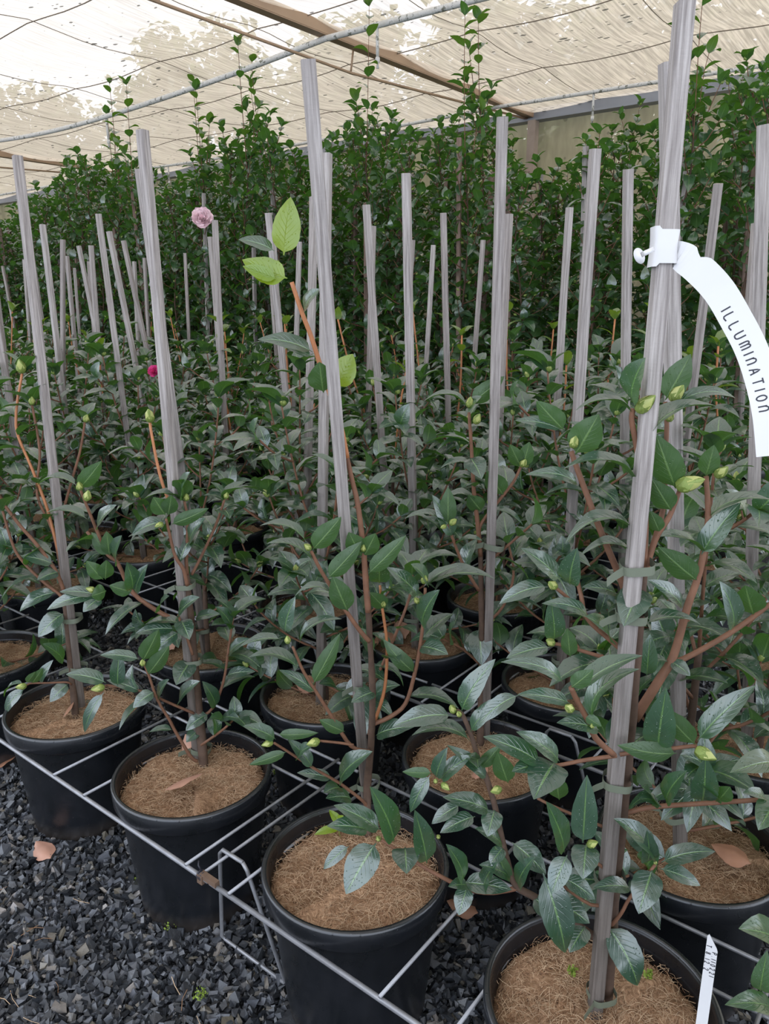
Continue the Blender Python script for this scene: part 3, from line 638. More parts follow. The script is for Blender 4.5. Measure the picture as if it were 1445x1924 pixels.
P3 = hero('front row potted camellia with leaning tall stake and big yellow green top leaves', .80, .68, ((690, 1520), (578, 112), 1.43),
  [(692, 1570), (690, 1480), (697, 1400), (700, 1300), (695, 1200), (690, 1110)],
  [([(692, 1150), (688, 1107), (684, 1045), (678, 990), (671, 941), (661, 900), (650, 850)], .005, .0035, 0, .0, {'skip': 1}),
   ([(652, 860), (640, 800), (620, 740), (603, 690), (585, 633), (568, 589), (548, 530)], .004, .003, 0.0, -.02, {'skip': 1, 'm': 2}),
   ([(694, 1205), (678, 1187), (651, 1149), (623, 1104), (602, 1070), (585, 1036)], .004, .0026, -.01, -.04, {'skip': .7}),
   ([(694, 1412), (660, 1402), (626, 1350), (602, 1312), (571, 1263), (550, 1215)], .0038, .0022, -.01, -.05, {'skip': .8}),
   ([(695, 1380), (700, 1362), (731, 1348), (762, 1322), (780, 1262), (790, 1209), (797, 1150), (799, 1105)], .0045, .0024, 0, -.02, {'skip': .55}),
   ([(698, 1370), (706, 1350), (723, 1291), (727, 1211), (718, 1140), (714, 1100)], .0036, .002, .01, .02, {'m': 2, 'skip': .5}),
   ([(692, 1520), (682, 1505), (647, 1478), (629, 1466), (587, 1442), (539, 1411), (515, 1396)], .0032, .002, -.01, -.06, {'skip': .9}),
   ([(664, 1400), (640, 1396), (600, 1392)], .0025, .002, -.02, -.03, {'skip': 1}),
   ([(700, 1290), (740, 1200), (770, 1120), (775, 1080)], .003, .002, .04, .06, {'skip': .2, 'tip': 4})],
  [(680, 1045, 655, 1000, 40, 'u'), (684, 1045, 706, 1002, 40, 'u'), (692, 1078, 763, 1006, 36, 'u'), (533, 480, 546, 370, 48, 'y', .03), (540, 523, 455, 488, 46, 'y', -.1), (516, 472, 448, 450, 30, 't'), (520, 525, 456, 500, 24, 'y'), (571, 586, 602, 543, 34, 't'), (588, 662, 484, 638, 36, 't', .12), (585, 670, 540, 655, 20, 't'), (608, 738, 600, 680, 50, 'u'), (630, 728, 663, 665, 48, 'y'),
   (587, 1033, 641, 971, 42, 'u'), (575, 1018, 488, 988, 30, 'e', .2), (588, 1056, 500, 1022, 26, 'e', .2), (616, 1087, 680, 1017, 38, 'u'), (654, 1149, 625, 1083, 46, 'u'), (625, 1115, 553, 1122, 26, 'e', .25), (536, 1187, 555, 1121, 36, 't'), (562, 1210, 642, 1163, 28, 'e', .2), (528, 1201, 450, 1216, 24, 'e', .1), (588, 1286, 639, 1190, 34, 'u'), (561, 1256, 466, 1236, 24, 'e', .2), (592, 1301, 525, 1259, 28, 't'), 
   (786, 1121, 726, 1066, 38, 't'), (796, 1104, 858, 1064, 28, 'e', .1), (800, 1100, 930, 1088, 26, 'e', .15), (793, 1177, 826, 1108, 50, 't'), (779, 1263, 720, 1201, 34, 'u', -.15), (713, 1096, 713, 1036, 40, 't'), (725, 1143, 694, 1113, 34, 'u'), (803, 1100, 772, 1060, 38, 't'), (790, 1215, 842, 1230, 40, 't'), (700, 1230, 660, 1180, 42, 't'), (705, 1300, 660, 1320, 34, 't'), (700, 1250, 758, 1290, 32, 'e', .2),
   (587, 1442, 540, 1388, 30, 't'), (539, 1412, 468, 1437, 24, 'u'), (518, 1389, 457, 1364, 34, 't'), (521, 1380, 598, 1377, 24, 'u'), (625, 1464, 558, 1452, 26, 't'), (638, 1470, 700, 1412, 56, 't'), (640, 1480, 608, 1490, 36, 't'), (706, 1382, 778, 1366, 44, 't'), (560, 1425, 590, 1400, 34, 't'), (660, 1500, 612, 1500, 36, 't'), (648, 1375, 600, 1352, 30, 'u')],
  [(512, 1394, -18, 6, 26), (600, 1392, -20, 6, 30), (541, 1208, -2, -20, 22), (583, 1032, -12, -10, 22), (796, 1095, 4, -14, 24), (786, 1132, -8, -10, 20), (720, 1140, 2, -14, 18), (682, 1035, 2, -14, 20)],
  ties=((1290, .012), (1470, .008)), trad=.0075, mat=0, stake_rot=.5)
USED.add((0, 1))

P2 = hero('potted camellia in the front row with one curled brown leaf lying on its coir mat', .80, 1.09, ((372, 1425), (268, 245), 1.43),
  [(383, 1438), (374, 1340), (366, 1250), (360, 1180), (354, 1120), (350, 1080)],
  [([(352, 1100), (345, 1070), (329, 1044), (318, 1000), (312, 975)], .004, .0024, -.01, -.03, {'skip': .5}),
   ([(352, 1080), (350, 1044), (353, 981), (346, 940)], .0038, .0024, 0, 0, {'skip': .4, 'tip': 3}),
   ([(360, 1080), (374, 1054), (405, 988), (422, 938)], .0032, .0022, .01, .03, {'skip': .3, 'tip': 3}),
   ([(352, 1175), (301, 1151), (249, 1113), (221, 1058), (204, 1044), (163, 999)], .005, .0028, -.01, -.03, {'skip': .85}),
   ([(200, 1040), (180, 992), (165, 955), (151, 920)], .0032, .0024, 0, -.03, {'skip': .8}),
   ([(370, 1430), (358, 1421), (330, 1375), (318, 1352), (296, 1315), (280, 1270), (270, 1245)], .0036, .0022, -.01, -.05, {'skip': .8}),
   ([(364, 1340), (340, 1330), (312, 1318), (268, 1299), (206, 1288), (198, 1290)], .003, .002, -.01, -.07, {'skip': .9}),
   ([(372, 1350), (400, 1330), (420, 1280), (430, 1215), (438, 1160)], .0032, .0022, .0, .01, {'skip': .25, 'tip': 3}),
   ([(362, 1230), (352, 1200), (340, 1170), (335, 1155)], .003, .0022, -.02, -.03, {'skip': .6}),
   ([(350, 1030), (320, 950), (300, 890), (284, 810), (282, 790)], .0034, .0024, .03, .06, {'skip': .8, 'm': 2}),
   ([(378, 1400), (420, 1370), (440, 1350)], .0028, .002, -.01, -.03, {'skip': .2, 'tip': 3})],
  [(311, 981, 248, 1006, 32, 't', .15), (311, 968, 288, 934, 36, 'u'), (316, 968, 322, 930, 32, 'u'), (322, 985, 392, 955, 28, 'u'), (346, 937, 357, 887, 40, 't'), (346, 943, 268, 940, 24, 'e', .2), (356, 1023, 386, 973, 36, 't'),
   (149, 918, 191, 866, 34, 'u'), (146, 914, 69, 912, 26, 'e', .22), (163, 975, 86, 964, 26, 'e', .15), (183, 995, 219, 949, 36, 't'), (204, 1044, 172, 1000, 26, 'u'), (206, 1044, 200, 998, 28, 'u'), (221, 1060, 229, 1006, 40, 't'), (194, 1089, 162, 1054, 30, 'u'), (198, 1089, 200, 1052, 30, 'u'), (249, 1108, 238, 1056, 36, 't'), (182, 1120, 88, 1146, 32, 't', .12), (190, 1120, 112, 1112, 26, 't'), (190, 1123, 156, 1150, 30, 't'), (200, 1110, 172, 1120, 34, 'u'), (250, 1112, 205, 1100, 32, 'u'), (255, 1115, 278, 1060, 30, 't'),
   (334, 1163, 375, 1122, 40, 't'), (329, 1182, 255, 1190, 30, 't', .1), (367, 1163, 414, 1154, 26, 't'), (336, 1188, 290, 1224, 32, 't'), (340, 1165, 356, 1202, 36, 't'), (300, 1150, 318, 1120, 32, 't'), (330, 1170, 280, 1240, 30, 'u'),
   (199, 1283, 124, 1267, 34, 't', .12), (221, 1289, 225, 1219, 30, 't'), (196, 1300, 159, 1376, 26, 't', .12), (265, 1300, 200, 1278, 24, 't'), (268, 1242, 298, 1183, 38, 'u'), (277, 1268, 318, 1213, 34, 'u'), (262, 1239, 188, 1231, 26, 't'), (358, 1243, 331, 1287, 44, 't'), (336, 1323, 376, 1280, 40, 't'), (290, 1300, 250, 1330, 30, 't'), (300, 1318, 318, 1276, 32, 't'), (405, 1329, 380, 1280, 32, 't'), (392, 1342, 349, 1373, 30, 't', .15), (400, 1345, 405, 1385, 28, 't'), (324, 1372, 280, 1376, 22, 'e', .1), (415, 1350, 450, 1350, 28, 't'), (375, 1370, 350, 1395, 26, 't'),
   (430, 1230, 470, 1200, 30, 't'), (425, 1270, 480, 1262, 26, 't'), (435, 1180, 405, 1140, 34, 't')],
  [(196, 1290, -16, 4, 28), (306, 984, -10, 4, 20), (150, 920, -2, -14, 22), (163, 940, 3, -22, 26), (180, 1110, -16, -4, 22), (350, 940, 0, -12, 20), (283, 792, -3, -16, 30), (424, 936, 3, -12, 18), (268, 1250, 0, -14, 20), (440, 1350, 12, -4, 18)],
  ties=((1405, .01), (1245, .008), (1095, .006)), trad=.0105, mat=1)
USED.add((0, 2))

P1 = hero('front row potted camellia, second pot from the left edge, stem tied low to its stake', .80, 1.50, ((152, 1330), (33, 293), 1.43),
  [(142, 1345), (136, 1280), (130, 1220), (124, 1150), (116, 1090)],
  [([(124, 1135), (111, 1116), (80, 1092), (42, 1054), (24, 1023), (5, 960)], .004, .0026, -.01, -.02, {'skip': .45, 'tip': 2}),
   ([(120, 1110), (104, 1071), (69, 1023), (38, 988), (0, 937), (-20, 900)], .0045, .003, 0, -.01, {'skip': .3}),
   ([(134, 1286), (125, 1282), (95, 1283), (59, 1284), (50, 1288)], .0024, .0018, -.02, -.05, {'skip': 1}),
   ([(118, 1090), (100, 1000), (70, 930), (75, 850), (60, 760)], .0036, .0024, .02, .04, {'skip': .2, 'tip': 3}),
   ([(120, 1080), (112, 1000), (130, 920), (150, 850), (160, 790)], .0034, .0024, .03, .05, {'skip': .3, 'tip': 3}),
   ([(118, 1070), (90, 960), (60, 880), (30, 800), (42, 700)], .0036, .0026, .0, .02, {'skip': .3, 'tip': 3, 'm': 2})],
  [(107, 1113, 37, 1149, 32, 't', .15), (121, 1152, 72, 1197, 38, 't', .12), (47, 1294, 11, 1341, 26, 't', .15), (45, 1284, 8, 1310, 20, 'e', .2), (60, 1284, 80, 1255, 20, 'u'), (75, 1283, 100, 1240, 22, 't'), (128, 1285, 94, 1319, 30, 't'), (120, 1243, 80, 1210, 36, 't'), (50, 1283, 66, 1262, 16, 'u'), (110, 1075, 70, 1090, 30, 't'), (100, 1060, 40, 1045, 30, 't')],
  [(50, 1288, -16, 3, 22), (60, 760, 0, -14, 20), (160, 792, 4, -12, 20), (42, 700, -4, -16, 30)],
  ties=((1325, .008), (1250, .006), (1160, .004)), trad=.0095, mat=0)
USED.add((0, 3))

Q3 = hero('potted camellia in the second row, straight stake with brown stem, behind the two nearest pots', 1.18, .68, ((912, 1390), (944, 220), 1.43),
  [(902, 1400), (905, 1300), (906, 1200), (904, 1100), (903, 1038)],
  [([(903, 1045), (897, 980), (890, 920), (886, 847), (881, 775)], .005, .0028, 0, -.02, {'skip': .4}),
   ([(900, 1000), (906, 981), (942, 935), (965, 905), (979, 876)], .0036, .0024, 0, .0, {'skip': .5}),
   ([(900, 1110), (870, 1060), (850, 1010), (840, 985)], .0034, .0022, -.02, -.05, {'skip': .5}),
   ([(905, 1180), (945, 1140), (965, 1080), (955, 1020)], .0032, .0022, .02, .04, {'skip': .2, 'tip': 3}),
   ([(902, 1090), (915, 1060), (960, 1020), (1000, 985)], .0032, .0022, .0, .0, {'skip': .2, 'tip': 4}),
   ([(904, 1250), (870, 1220), (830, 1200)], .003, .002, .0, -.02, {'skip': .2, 'tip': 3})],
  [(880, 770, 796, 754, 34, 'e', .25), (885, 757, 948, 707, 34, 'u'), (886, 840, 820, 850, 34, 'e', .25), (889, 880, 828, 880, 34, 'e', .2), (884, 860, 905, 900, 40, 't'), (880, 775, 905, 745, 30, 't'), (980, 878, 958, 835, 30, 'u'), (982, 878, 995, 830, 30, 'u'), (946, 930, 915, 885, 40, 'u'), (842, 985, 842, 915, 32, 'u'), (838, 985, 760, 975, 30, 'e', .2), (850, 1010, 812, 930, 34, 't'), (895, 945, 835, 935, 36, 'e', .2), (900, 1180, 905, 1250, 46, 't'), (905, 960, 880, 930, 34, 'u')],
  [(882, 765, 2, -14, 26), (893, 795, 6, -12, 26), (846, 985, 10, -8, 22), (838, 988, -10, 4, 16), (916, 944, 16, -4, 22), (980, 876, 6, -10, 22)],
  ties=((1025, .01), (1330, .008)), trad=.0085, mat=1, stake_rot=.2)
USED.add((1, 1))
# ------------------------------------------------------------------ the other young plants of the low bed
def low_variant(seed):
    r = random.Random(seed); tm = MB(); lm = MB(); buds = []
    H = r.uniform(.42, .55)
    tr = smoothline([(.012, .008, SOIL - .03), (.014, .012, SOIL + .12), (.012, .014, SOIL + H * .55), (.016, .01, SOIL + H * .8)], 4)
    tm.tube(tr, [.008 * (1 - .35 * i / len(tr)) for i in range(len(tr))], 8, 0)
    nb = r.randint(10, 12); a = r.uniform(0, 6)
    for k in range(nb):
        a += 2.4 + r.uniform(-.3, .3); t = .12 + .88 * k / (nb - 1); i = int(t * (len(tr) - 1)); p0 = tr[i]
        out = (.19 - .09 * t) * r.uniform(.75, 1.2); up = (.06 + .16 * t) * r.uniform(.8, 1.25) + (.06 if k >= nb - 2 else 0)
        if t < .3: up *= .6
        dr = Vector((math.cos(a), math.sin(a), 0))
        pts = smoothline([p0, p0 + dr * out * .5 + UP * up * .35, p0 + dr * out * .85 + UP * up * .75, p0 + dr * out + UP * up], 3)
        tm.tube(pts, [.0030 - .0012 * j / len(pts) for j in range(len(pts))], 6, 1)
        shoot_leaves(lm, pts, r, .021, .18, .090, .44, 8, 4, .6)
        e = pts[-1]; dd = (pts[-1] - pts[-2]).normalized()
        for q in range(r.choice([1, 1, 2])):
            buds.append((e + Vector((r.uniform(-.004, .004), r.uniform(-.004, .004), 0)), dd + Vector((r.uniform(-.5, .5), r.uniform(-.5, .5), .2)), r.uniform(.016, .026)))
        if r.random() < .6 and t > .2:                     # side twig
            m = pts[len(pts) // 2]; d2 = (dr + Vector((-dr.y, dr.x, 0)) * r.choice([-1, 1]) + UP * .7).normalized()
            p2 = smoothline([m, m + d2 * .05, m + d2 * .095 + UP * .015], 3); tm.tube(p2, [.0024] * len(p2), 5, 1)
            shoot_leaves(lm, p2, r, .026, .3, .08, .43, 8, 3, .55)
    young = r.random() < .6
    if young:                                               # long fresh orange shoot with pale leaves
        d3 = Vector((r.uniform(-.3, .3), r.uniform(-.3, .3), 1)).normalized(); p = tr[-1]
        p3 = smoothline([p, p + d3 * .2, p + d3 * r.uniform(.30, .42) + Vector((.02, 0, 0))], 4); tm.tube(p3, [.0032] * len(p3), 6, 2)
        shoot_leaves(lm, p3, r, .05, .45, .075, .42, 8, 3, .4, young=.45)
    return tm.mesh('stem', [M['trunk'], M['twig'], M['shoot'], M['greenstem']]), lm.mesh('foliage', M['leaf']), buds, young
LOWV = [low_variant(s) for s in (11, 12, 13, 14, 15, 16)]
ORD = ['zeroth', 'first', 'second', 'third', 'fourth', 'fifth', 'sixth', 'seventh', 'eighth', 'ninth', 'tenth', 'eleventh', 'twelfth', 'thirteenth', 'fourteenth', 'fifteenth', 'sixteenth', 'seventeenth', 'eighteenth', 'nineteenth', 'twentieth', 'twenty-first', 'twenty-second', 'twenty-third', 'twenty-fourth', 'twenty-fifth', 'twenty-sixth', 'twenty-seventh', 'twenty-eighth', 'twenty-ninth', 'thirtieth', 'thirty-first', 'thirty-second', 'thirty-third']
def in_view(p, h, m=90):
    best = False
    for z in (0.1, h * .5, h):
        x, y, d = proj(Vector((p.x, p.y, z)))
        if d > .2 and -m < x < 1445 + m and -m < y < 1924 + m: best = True
    return best
TOPS = [(614, 288), (763, 326), (1118, 280), (1180, 318), (1255, 118), (1436, 235), (833, 400), (1350, 345), (395, 445), (80, 422), (118, 450), (185, 402), (205, 435), (232, 452), (262, 318), (590, 370), (504, 400), (688, 385), (1070, 390), (5, 500), (148, 462), (1262, 330)]
cells = [(i, j) for i in range(7) for j in range(-3, 16) if (i, j) not in USED and (i, j) not in ((1, 4), (2, 4)) and not (i == 0 and j < -1) and not (i == 1 and j < -1)]
cells = [c for c in cells if c == (0, -1) or in_view(G(ROWS[c[0]], col(c[1])), 1.0, 60 if c[0] > 1 else 160)]
top_of = {}
for t in TOPS:
    q = atz(*t, 1.43); r_, l_ = q.dot(RV), q.dot(LV)
    best = min((((ROWS[i] - r_) ** 2 + (col(j) - l_) ** 2), (i, j)) for i, j in cells if (i, j) not in top_of)
    if best[0] < .35 ** 2: top_of[best[1]] = q
rowname = ['front row', 'second row', 'third row', 'fourth row', 'fifth row', 'sixth row', 'rearmost row of the low bed']
count = {}
HALF = {}
for i, j in cells:
    count[i] = count.get(i, 0) + 1
LAB = {(0, -1): 'potted camellia at the bottom right corner, bright wet leaves beside the white pot label', (0, 4): 'potted camellia at the left edge in the front row, thin dark stem in coir',
       (1, 0): 'potted camellia in the second row at right whose stake crosses behind the tagged stake', (1, 2): 'potted camellia in the second row, its pot behind and between the two middle front pots', (1, 3): 'potted camellia in the second row with brown dead leaves on its mat, left of centre',
       (2, 1): 'potted camellia in the third row, pot just left of the tagged stake', (2, 2): 'potted camellia in the third row with a heap of brown leaves on its mat', (2, 3): 'potted camellia in the third row, small pot left of the leaning stake'}
n_in_row = {}
lows = {}
for i, j in cells:
    n_in_row[i] = n_in_row.get(i, 0) + 1
    loc = G(ROWS[i], col(j)) + Vector((rng.uniform(-.012, .012), rng.uniform(-.012, .012), 0))
    v = rng.choice([k for k in range(len(LOWV)) if i > 2 or not LOWV[k][3]] or [0]); st, fo, bd = LOWV[v][:3]; rz = rng.uniform(0, 6.28)
    root = empty('potted_camellia', loc, rz); lows[(i, j)] = root
    lab = LAB.get((i, j)) or 'staked young camellia, %s of the low bed, %s plant from the right' % (rowname[i], ORD[n_in_row[i]]) if i < 6 else 'staked young camellia in the rearmost row of the low bed, %s plant from the right' % ORD[n_in_row[i]]
    tag(root, lab, 'potted plant', 'young camellias in pots standing in the low bed')
    rootM = Matrix.Translation(loc) @ Matrix.Rotation(rz, 4, 'Z'); inv = rootM.inverted()
    link('pot', POT if i < 3 else POT_FAR, root); link('coir_mat', MATS[v % 2] if i < 2 else (MAT_MID if i < 4 else MAT_FAR), root)
    sck = rng.uniform(.92, 1.12) * (1 if i < 5 else 1.0)
    for nm, me in (('stem', st), ('foliage', fo)):
        o = link(nm, me, root); o.scale = (sck, sck, 1.0 * (sck if sck > 1 else 1)); o.location.z = SOIL * (1 - o.scale.z)
    for p, d, s in (bd if i < 4 else bd[::2]):
        bud(root, Vector((p.x * sck, p.y * sck, p.z * o.scale.z + o.location.z)), d, s)
    if (i, j) == (0, -1): top = loc + Vector((.07, 0, 1.43))
    elif (i, j) in top_of: top = top_of[(i, j)]
    elif i > 1 and rng.random() < .5: top = None
    else: top = loc + Vector((rng.uniform(-.06, .06), rng.uniform(-.06, .06), rng.uniform(1.38, 1.45)))
    if top is not None and i <= 1 and (i, j) not in top_of and j < 3: top = loc + Vector((0, 0, .9))
    if top is not None:
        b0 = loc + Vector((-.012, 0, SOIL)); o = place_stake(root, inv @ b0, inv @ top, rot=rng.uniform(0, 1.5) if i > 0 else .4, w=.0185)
        if i < 5:
            for z in (.33, .52):
                q = inv @ (b0.lerp(top, (z - SOIL) / (top.z - SOIL))); tie(root, q + Vector((.006, .008, 0)), rng.uniform(0, 3))

# ------------------------------------------------------------------ tall camellia hedge bed
def tall_variant(seed):
    r = random.Random(seed); tm = MB(); lm = MB(); H = r.uniform(1.8, 2.0)
    tr = [Vector((.02 * math.sin(k * .9 + seed), .02 * math.cos(k * .7 + seed), .2 + (H - .2) * k / 14)) for k in range(15)]
    tm.tube(tr, [.009 - .006 * k / 14 for k in range(15)], 6, 0)
    z = .28; a = r.uniform(0, 6)
    while z < H - .02:
        a += 2.4 + r.uniform(-.4, .4); t = (z - .2) / (H - .2); i = min(13, int(t * 14)); p0 = tr[i].lerp(tr[i + 1], t * 14 - i)
        taper = 1 if t < .6 else 1 - .60 * (t - .6) / .4
        out = r.uniform(.10, .20) * taper; up = r.uniform(.06, .17); dr = Vector((math.cos(a), math.sin(a), 0))
        pts = [p0, p0 + dr * out * .55 + UP * up * .35, p0 + dr * out + UP * up]
        tm.tube(pts, [.003, .0024, .0016], 4, 1, False)
        shoot_leaves(lm, pts, r, .032, .12, .090, .52, 4, 3, .5, young=.0)
        if r.random() < .5: bud_geo(lm, pts[-1], dr + UP, .022, 1)
        if t > .55 and r.random() < .6: bud_geo(lm, p0 + dr * .02, dr + UP * .6, .024, 1)
        z += r.uniform(.024, .038)
    for k in range(2 if seed % 2 else 0):       # bare leaders above the crown
        a = r.uniform(0, 6); h = r.uniform(.25, .62) if k == 0 else r.uniform(.15, .35); o = Vector((math.cos(a), math.sin(a), 0)) * (.015 if k == 0 else .06)
        pts = smoothline([tr[-2] + o * .3, tr[-1] + o + UP * h * .5, tr[-1] + o * 1.5 + UP * h], 4); tm.tube(pts, [.0028 - .0016 * q / len(pts) for q in range(len(pts))], 4, 1, False)
        shoot_leaves(lm, pts, r, .058, .1, .092, .52, 6, 3, .35, young=.15)
    return tm.mesh('stem', [M['trunk'], M['twig']]), lm.mesh('foliage', [M['leaf_far'], M['bud']])
TALLV = [tall_variant(s) for s in range(21, 29)]
PROF = ([0, 80, 150, 230, 330, 390, 480, 560, 620, 690, 740, 790, 840, 890, 940, 985, 1050, 1130, 1190, 1240, 1290, 1350, 1445], [440, 380, 310, 300, 345, 270, 240, 310, 300, 215, 230, 320, 220, 200, 220, 370, 290, 290, 200, 170, 150, 120, 150])
LEAD = (230, 380, 480, 700, 890, 1180, 1285, 1360)
TR = [3.62, 3.98, 4.36, 4.75, 5.15, 5.6]
tall_row = ['front row of the tall hedge', 'second row of the tall hedge', 'third row of the tall hedge']
ntall = {}
talls = []
STK = [(262, 322), (503, 402)]
for i, r_ in enumerate(TR):
    l_ = -1.2 + .12 * (i % 3)
    while l_ < (12 if i < 3 else 14):
        loc = G(r_, l_) + Vector((rng.uniform(-.05, .05), rng.uniform(-.05, .05), 0)); l_ += .345 if i < 3 else .40
        if not in_view(loc, 2.2, 40): continue
        px_ = proj(Vector((loc.x, loc.y, 1.9)))[0]; yt = float(np.interp(px_, PROF[0], PROF[1])); dr_ = ray(px_, yt + rng.uniform(-12, 25)); zt = CAM_H + dr_.z / dr_.y * loc.y
        lead = any(abs(px_ - q) < 26 for q in LEAD) and i in (0, 1)
        ntall[i] = ntall.get(i, 0) + 1; n_ = ntall[i]
        rz = rng.uniform(0, 6.28); root = empty('tall_camellia', loc, rz)
        if i < 2: tag(root, 'tall leafy camellia, %s, %s from the right' % (tall_row[i], ORD[min(n_, 33)]), 'shrub', 'tall camellias of the hedge bed')
        else: tag(root, 'tall camellia deep in the hedge bed, between its first rows and the film wall', 'shrub', 'tall camellias deep in the hedge')
        st, fo = TALLV[rng.choice([0, 2, 4, 6]) if lead else rng.choice([1, 3, 5, 7])]; s = max(.84, min(1.22, zt / 1.98)) * (1.0 if i < 2 else .97)
        for nm, me in (('stem', st), ('foliage', fo)):
            o = link(nm, me, root); o.scale = (1.02, 1.02, s)
        if i < 3: link('pot', POT_FAR, root)
        if rng.random() < .85:
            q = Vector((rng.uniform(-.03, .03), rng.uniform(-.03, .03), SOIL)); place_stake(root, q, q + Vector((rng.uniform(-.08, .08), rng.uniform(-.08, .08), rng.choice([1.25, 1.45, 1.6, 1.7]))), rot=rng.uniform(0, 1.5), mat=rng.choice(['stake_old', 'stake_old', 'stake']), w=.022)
        talls.append(root)
# flowers
def flower_mesh(name, mat, petals, seed):
    r = random.Random(seed); b = MB()
    for k in range(petals):
        f = k / petals; a = k * 2.4; el = 1.25 * (1 - f) ** .8 + .15; R0 = .5 * (1 - .5 * f)
        u = Vector((math.cos(a), math.sin(a), 0)); v = Vector((-math.sin(a), math.cos(a), 0)); vs = []
        for i in range(5):
            t = i / 4
            for j in (-1, -.5, 0, .5, 1):
                wv = math.sin(math.pi * min(1, t * .75 + .12)) * .27 * (1.1 - .4 * f)
                e = el * (1 - .15 * t)
                vs.append(u * (R0 * t * math.sin(e) + .03) + v * (j * wv) + UP * (R0 * t * math.cos(e) + .06 * abs(j) + .05 * math.sin(j * 5 + k) * t + .1 * f))
        b.add(vs, [(i * 5 + j, i * 5 + j + 1, (i + 1) * 5 + j + 1, (i + 1) * 5 + j) for i in range(4) for j in range(4)])
    return b.mesh(name, mat)
def flower(px, py, Y, size, mat, owner, facing):
    p = at(px, py, Y); o = link('flower', flower_mesh('flower', M[mat], 34, 3), owner); bpy.context.view_layer.update()
    o.parent = owner; Mw = Matrix.Translation(p) @ Vector(facing).to_track_quat('Z', 'Y').to_matrix().to_4x4() @ Matrix.Scale(size, 4)
    om = Matrix.Translation(owner.location) @ Matrix.Rotation(owner.rotation_euler.z, 4, 'Z'); o.matrix_basis = om.inverted() @ Mw
    lab = 'pale pink many-petalled flower' if mat == 'pink' else 'small magenta flower'; o['label'] = lab
p = at(381, 412, 4.55); own = min(talls, key=lambda t: (t.location.xy - p.xy).length); flower(381, 412, 4.55, .125, 'pink', own, (.1, -1, .25))
own['label'] = 'tall camellia carrying the single pale pink flower'; 
if 'group' in own: del own['group']
p = at(291, 699, 2.9); own = min(lows.values(), key=lambda t: (t.location.xy - p.xy).length); flower(291, 699, 2.9, .05, 'magenta', own, (-.2, -1, .5))
own['label'] = 'young camellia with one small magenta flower, left of the second stake'

# ------------------------------------------------------------------ wire racks around the pots
def rack(l0, l1, rs0, cw, label, legs, front=True):
    t = empty('wire_rack', (0, 0, 0)); tag(t, label, 'rack', 'galvanised wire racks holding the pots upright'); t.matrix_world = GM.copy()
    z = .240; t.location = G(rs0[0], l0, 0)
    def loc(r, l, zz): return (r - rs0[0], l - l0, zz)
    for k, r in enumerate(rs0):
        b = MB(); b.tube([loc(r, l0, z), loc(r, (l0 + l1) / 2, z - .002), loc(r, l1, z)], .0032 if k else .0042, 8); b.build('long_wire', M['wire'], t)
    for l in cw:
        b = MB(); b.tube([loc(rs0[0] - .003, l, z + .006), loc(rs0[-1] + .003, l, z + .006)], .0029, 8); b.build('cross_wire', M['wire'], t)
    for l, r in legs:
        a, c = l - .08, l + .08
        b = MB(); b.tube([loc(r, l - .022, z + .013), loc(r, l + .028, z + .013), loc(r, l + .036, z + .002), loc(r + .028, c + .002, .022), loc(r + .031, c - .004, .014), loc(r + .031, a + .004, .014), loc(r + .028, a - .002, .022), loc(r, l - .032, z + .002), loc(r, l - .022, z + .013)], .0036, 8); b.build('leg', M['wire'], t)
    return t
def cws(l0, l1):
    out = []
    for j in range(-4, 14):
        for d in (.14, .247):
            l = col(j) + d
            if l0 + .01 < l < l1 - .01: out.append(l)
    return out
R1 = [.652, .945, 1.035]; R2 = [1.335, 1.43, 1.73, 1.82]
ra = rack(-.75, .864, R1, cws(-.75, .864), 'long wire rack section along the nearest front pots, at right of the rusty clip', [(-.1, .72)])
rb = rack(.870, 2.54, R1, cws(.87, 2.54) + [.885], 'long wire rack section along the left front pots, at left of the rusty clip', [(.868, .706)])
rack(-.75, .96, R2, cws(-.75, .96), 'wire rack section behind the second row pots at centre and right', [(-.1, 1.4), (.60, 1.4)])
rack(.975, 2.62, R2, cws(.975, 2.62), 'wire rack section over bare gravel where pots are missing', [(1.36, 1.40), (1.95, 1.40)])
rack(.2, 2.0, [2.12, 2.22, 2.51, 2.60], cws(.2, 2.0), 'wire rack section among the fourth and fifth row pots', [(1.2, 2.17)])
b = MB(); c = G(.652, .866, .246) ; b.box(c, LV * .019, RV * .0048, UP * .0045); b.box(c + LV * .018 - UP * .006, LV * .006, RV * .007, UP * .008)
o = b.build('rust_clip', M['rust'], None, False); tag(o, 'rusty clip joining the two front wire rack sections', 'clip')
b = MB(); 
for k in range(3): b.tube([G(.652, .882 + .004 * k, .243) + (RV * math.cos(a) + UP * math.sin(a)) * .0068 for a in np.linspace(0, 6.28, 12)], .0016, 5)
b.tube([G(.652, .886, .252), G(.65, .89, .262), G(.655, .895, .265)], .0014, 5)
o = b.build('cable_tie', M['ink'], None); tag(o, 'black cable tie wrapped round the joint of the front wire rack', 'cable tie')

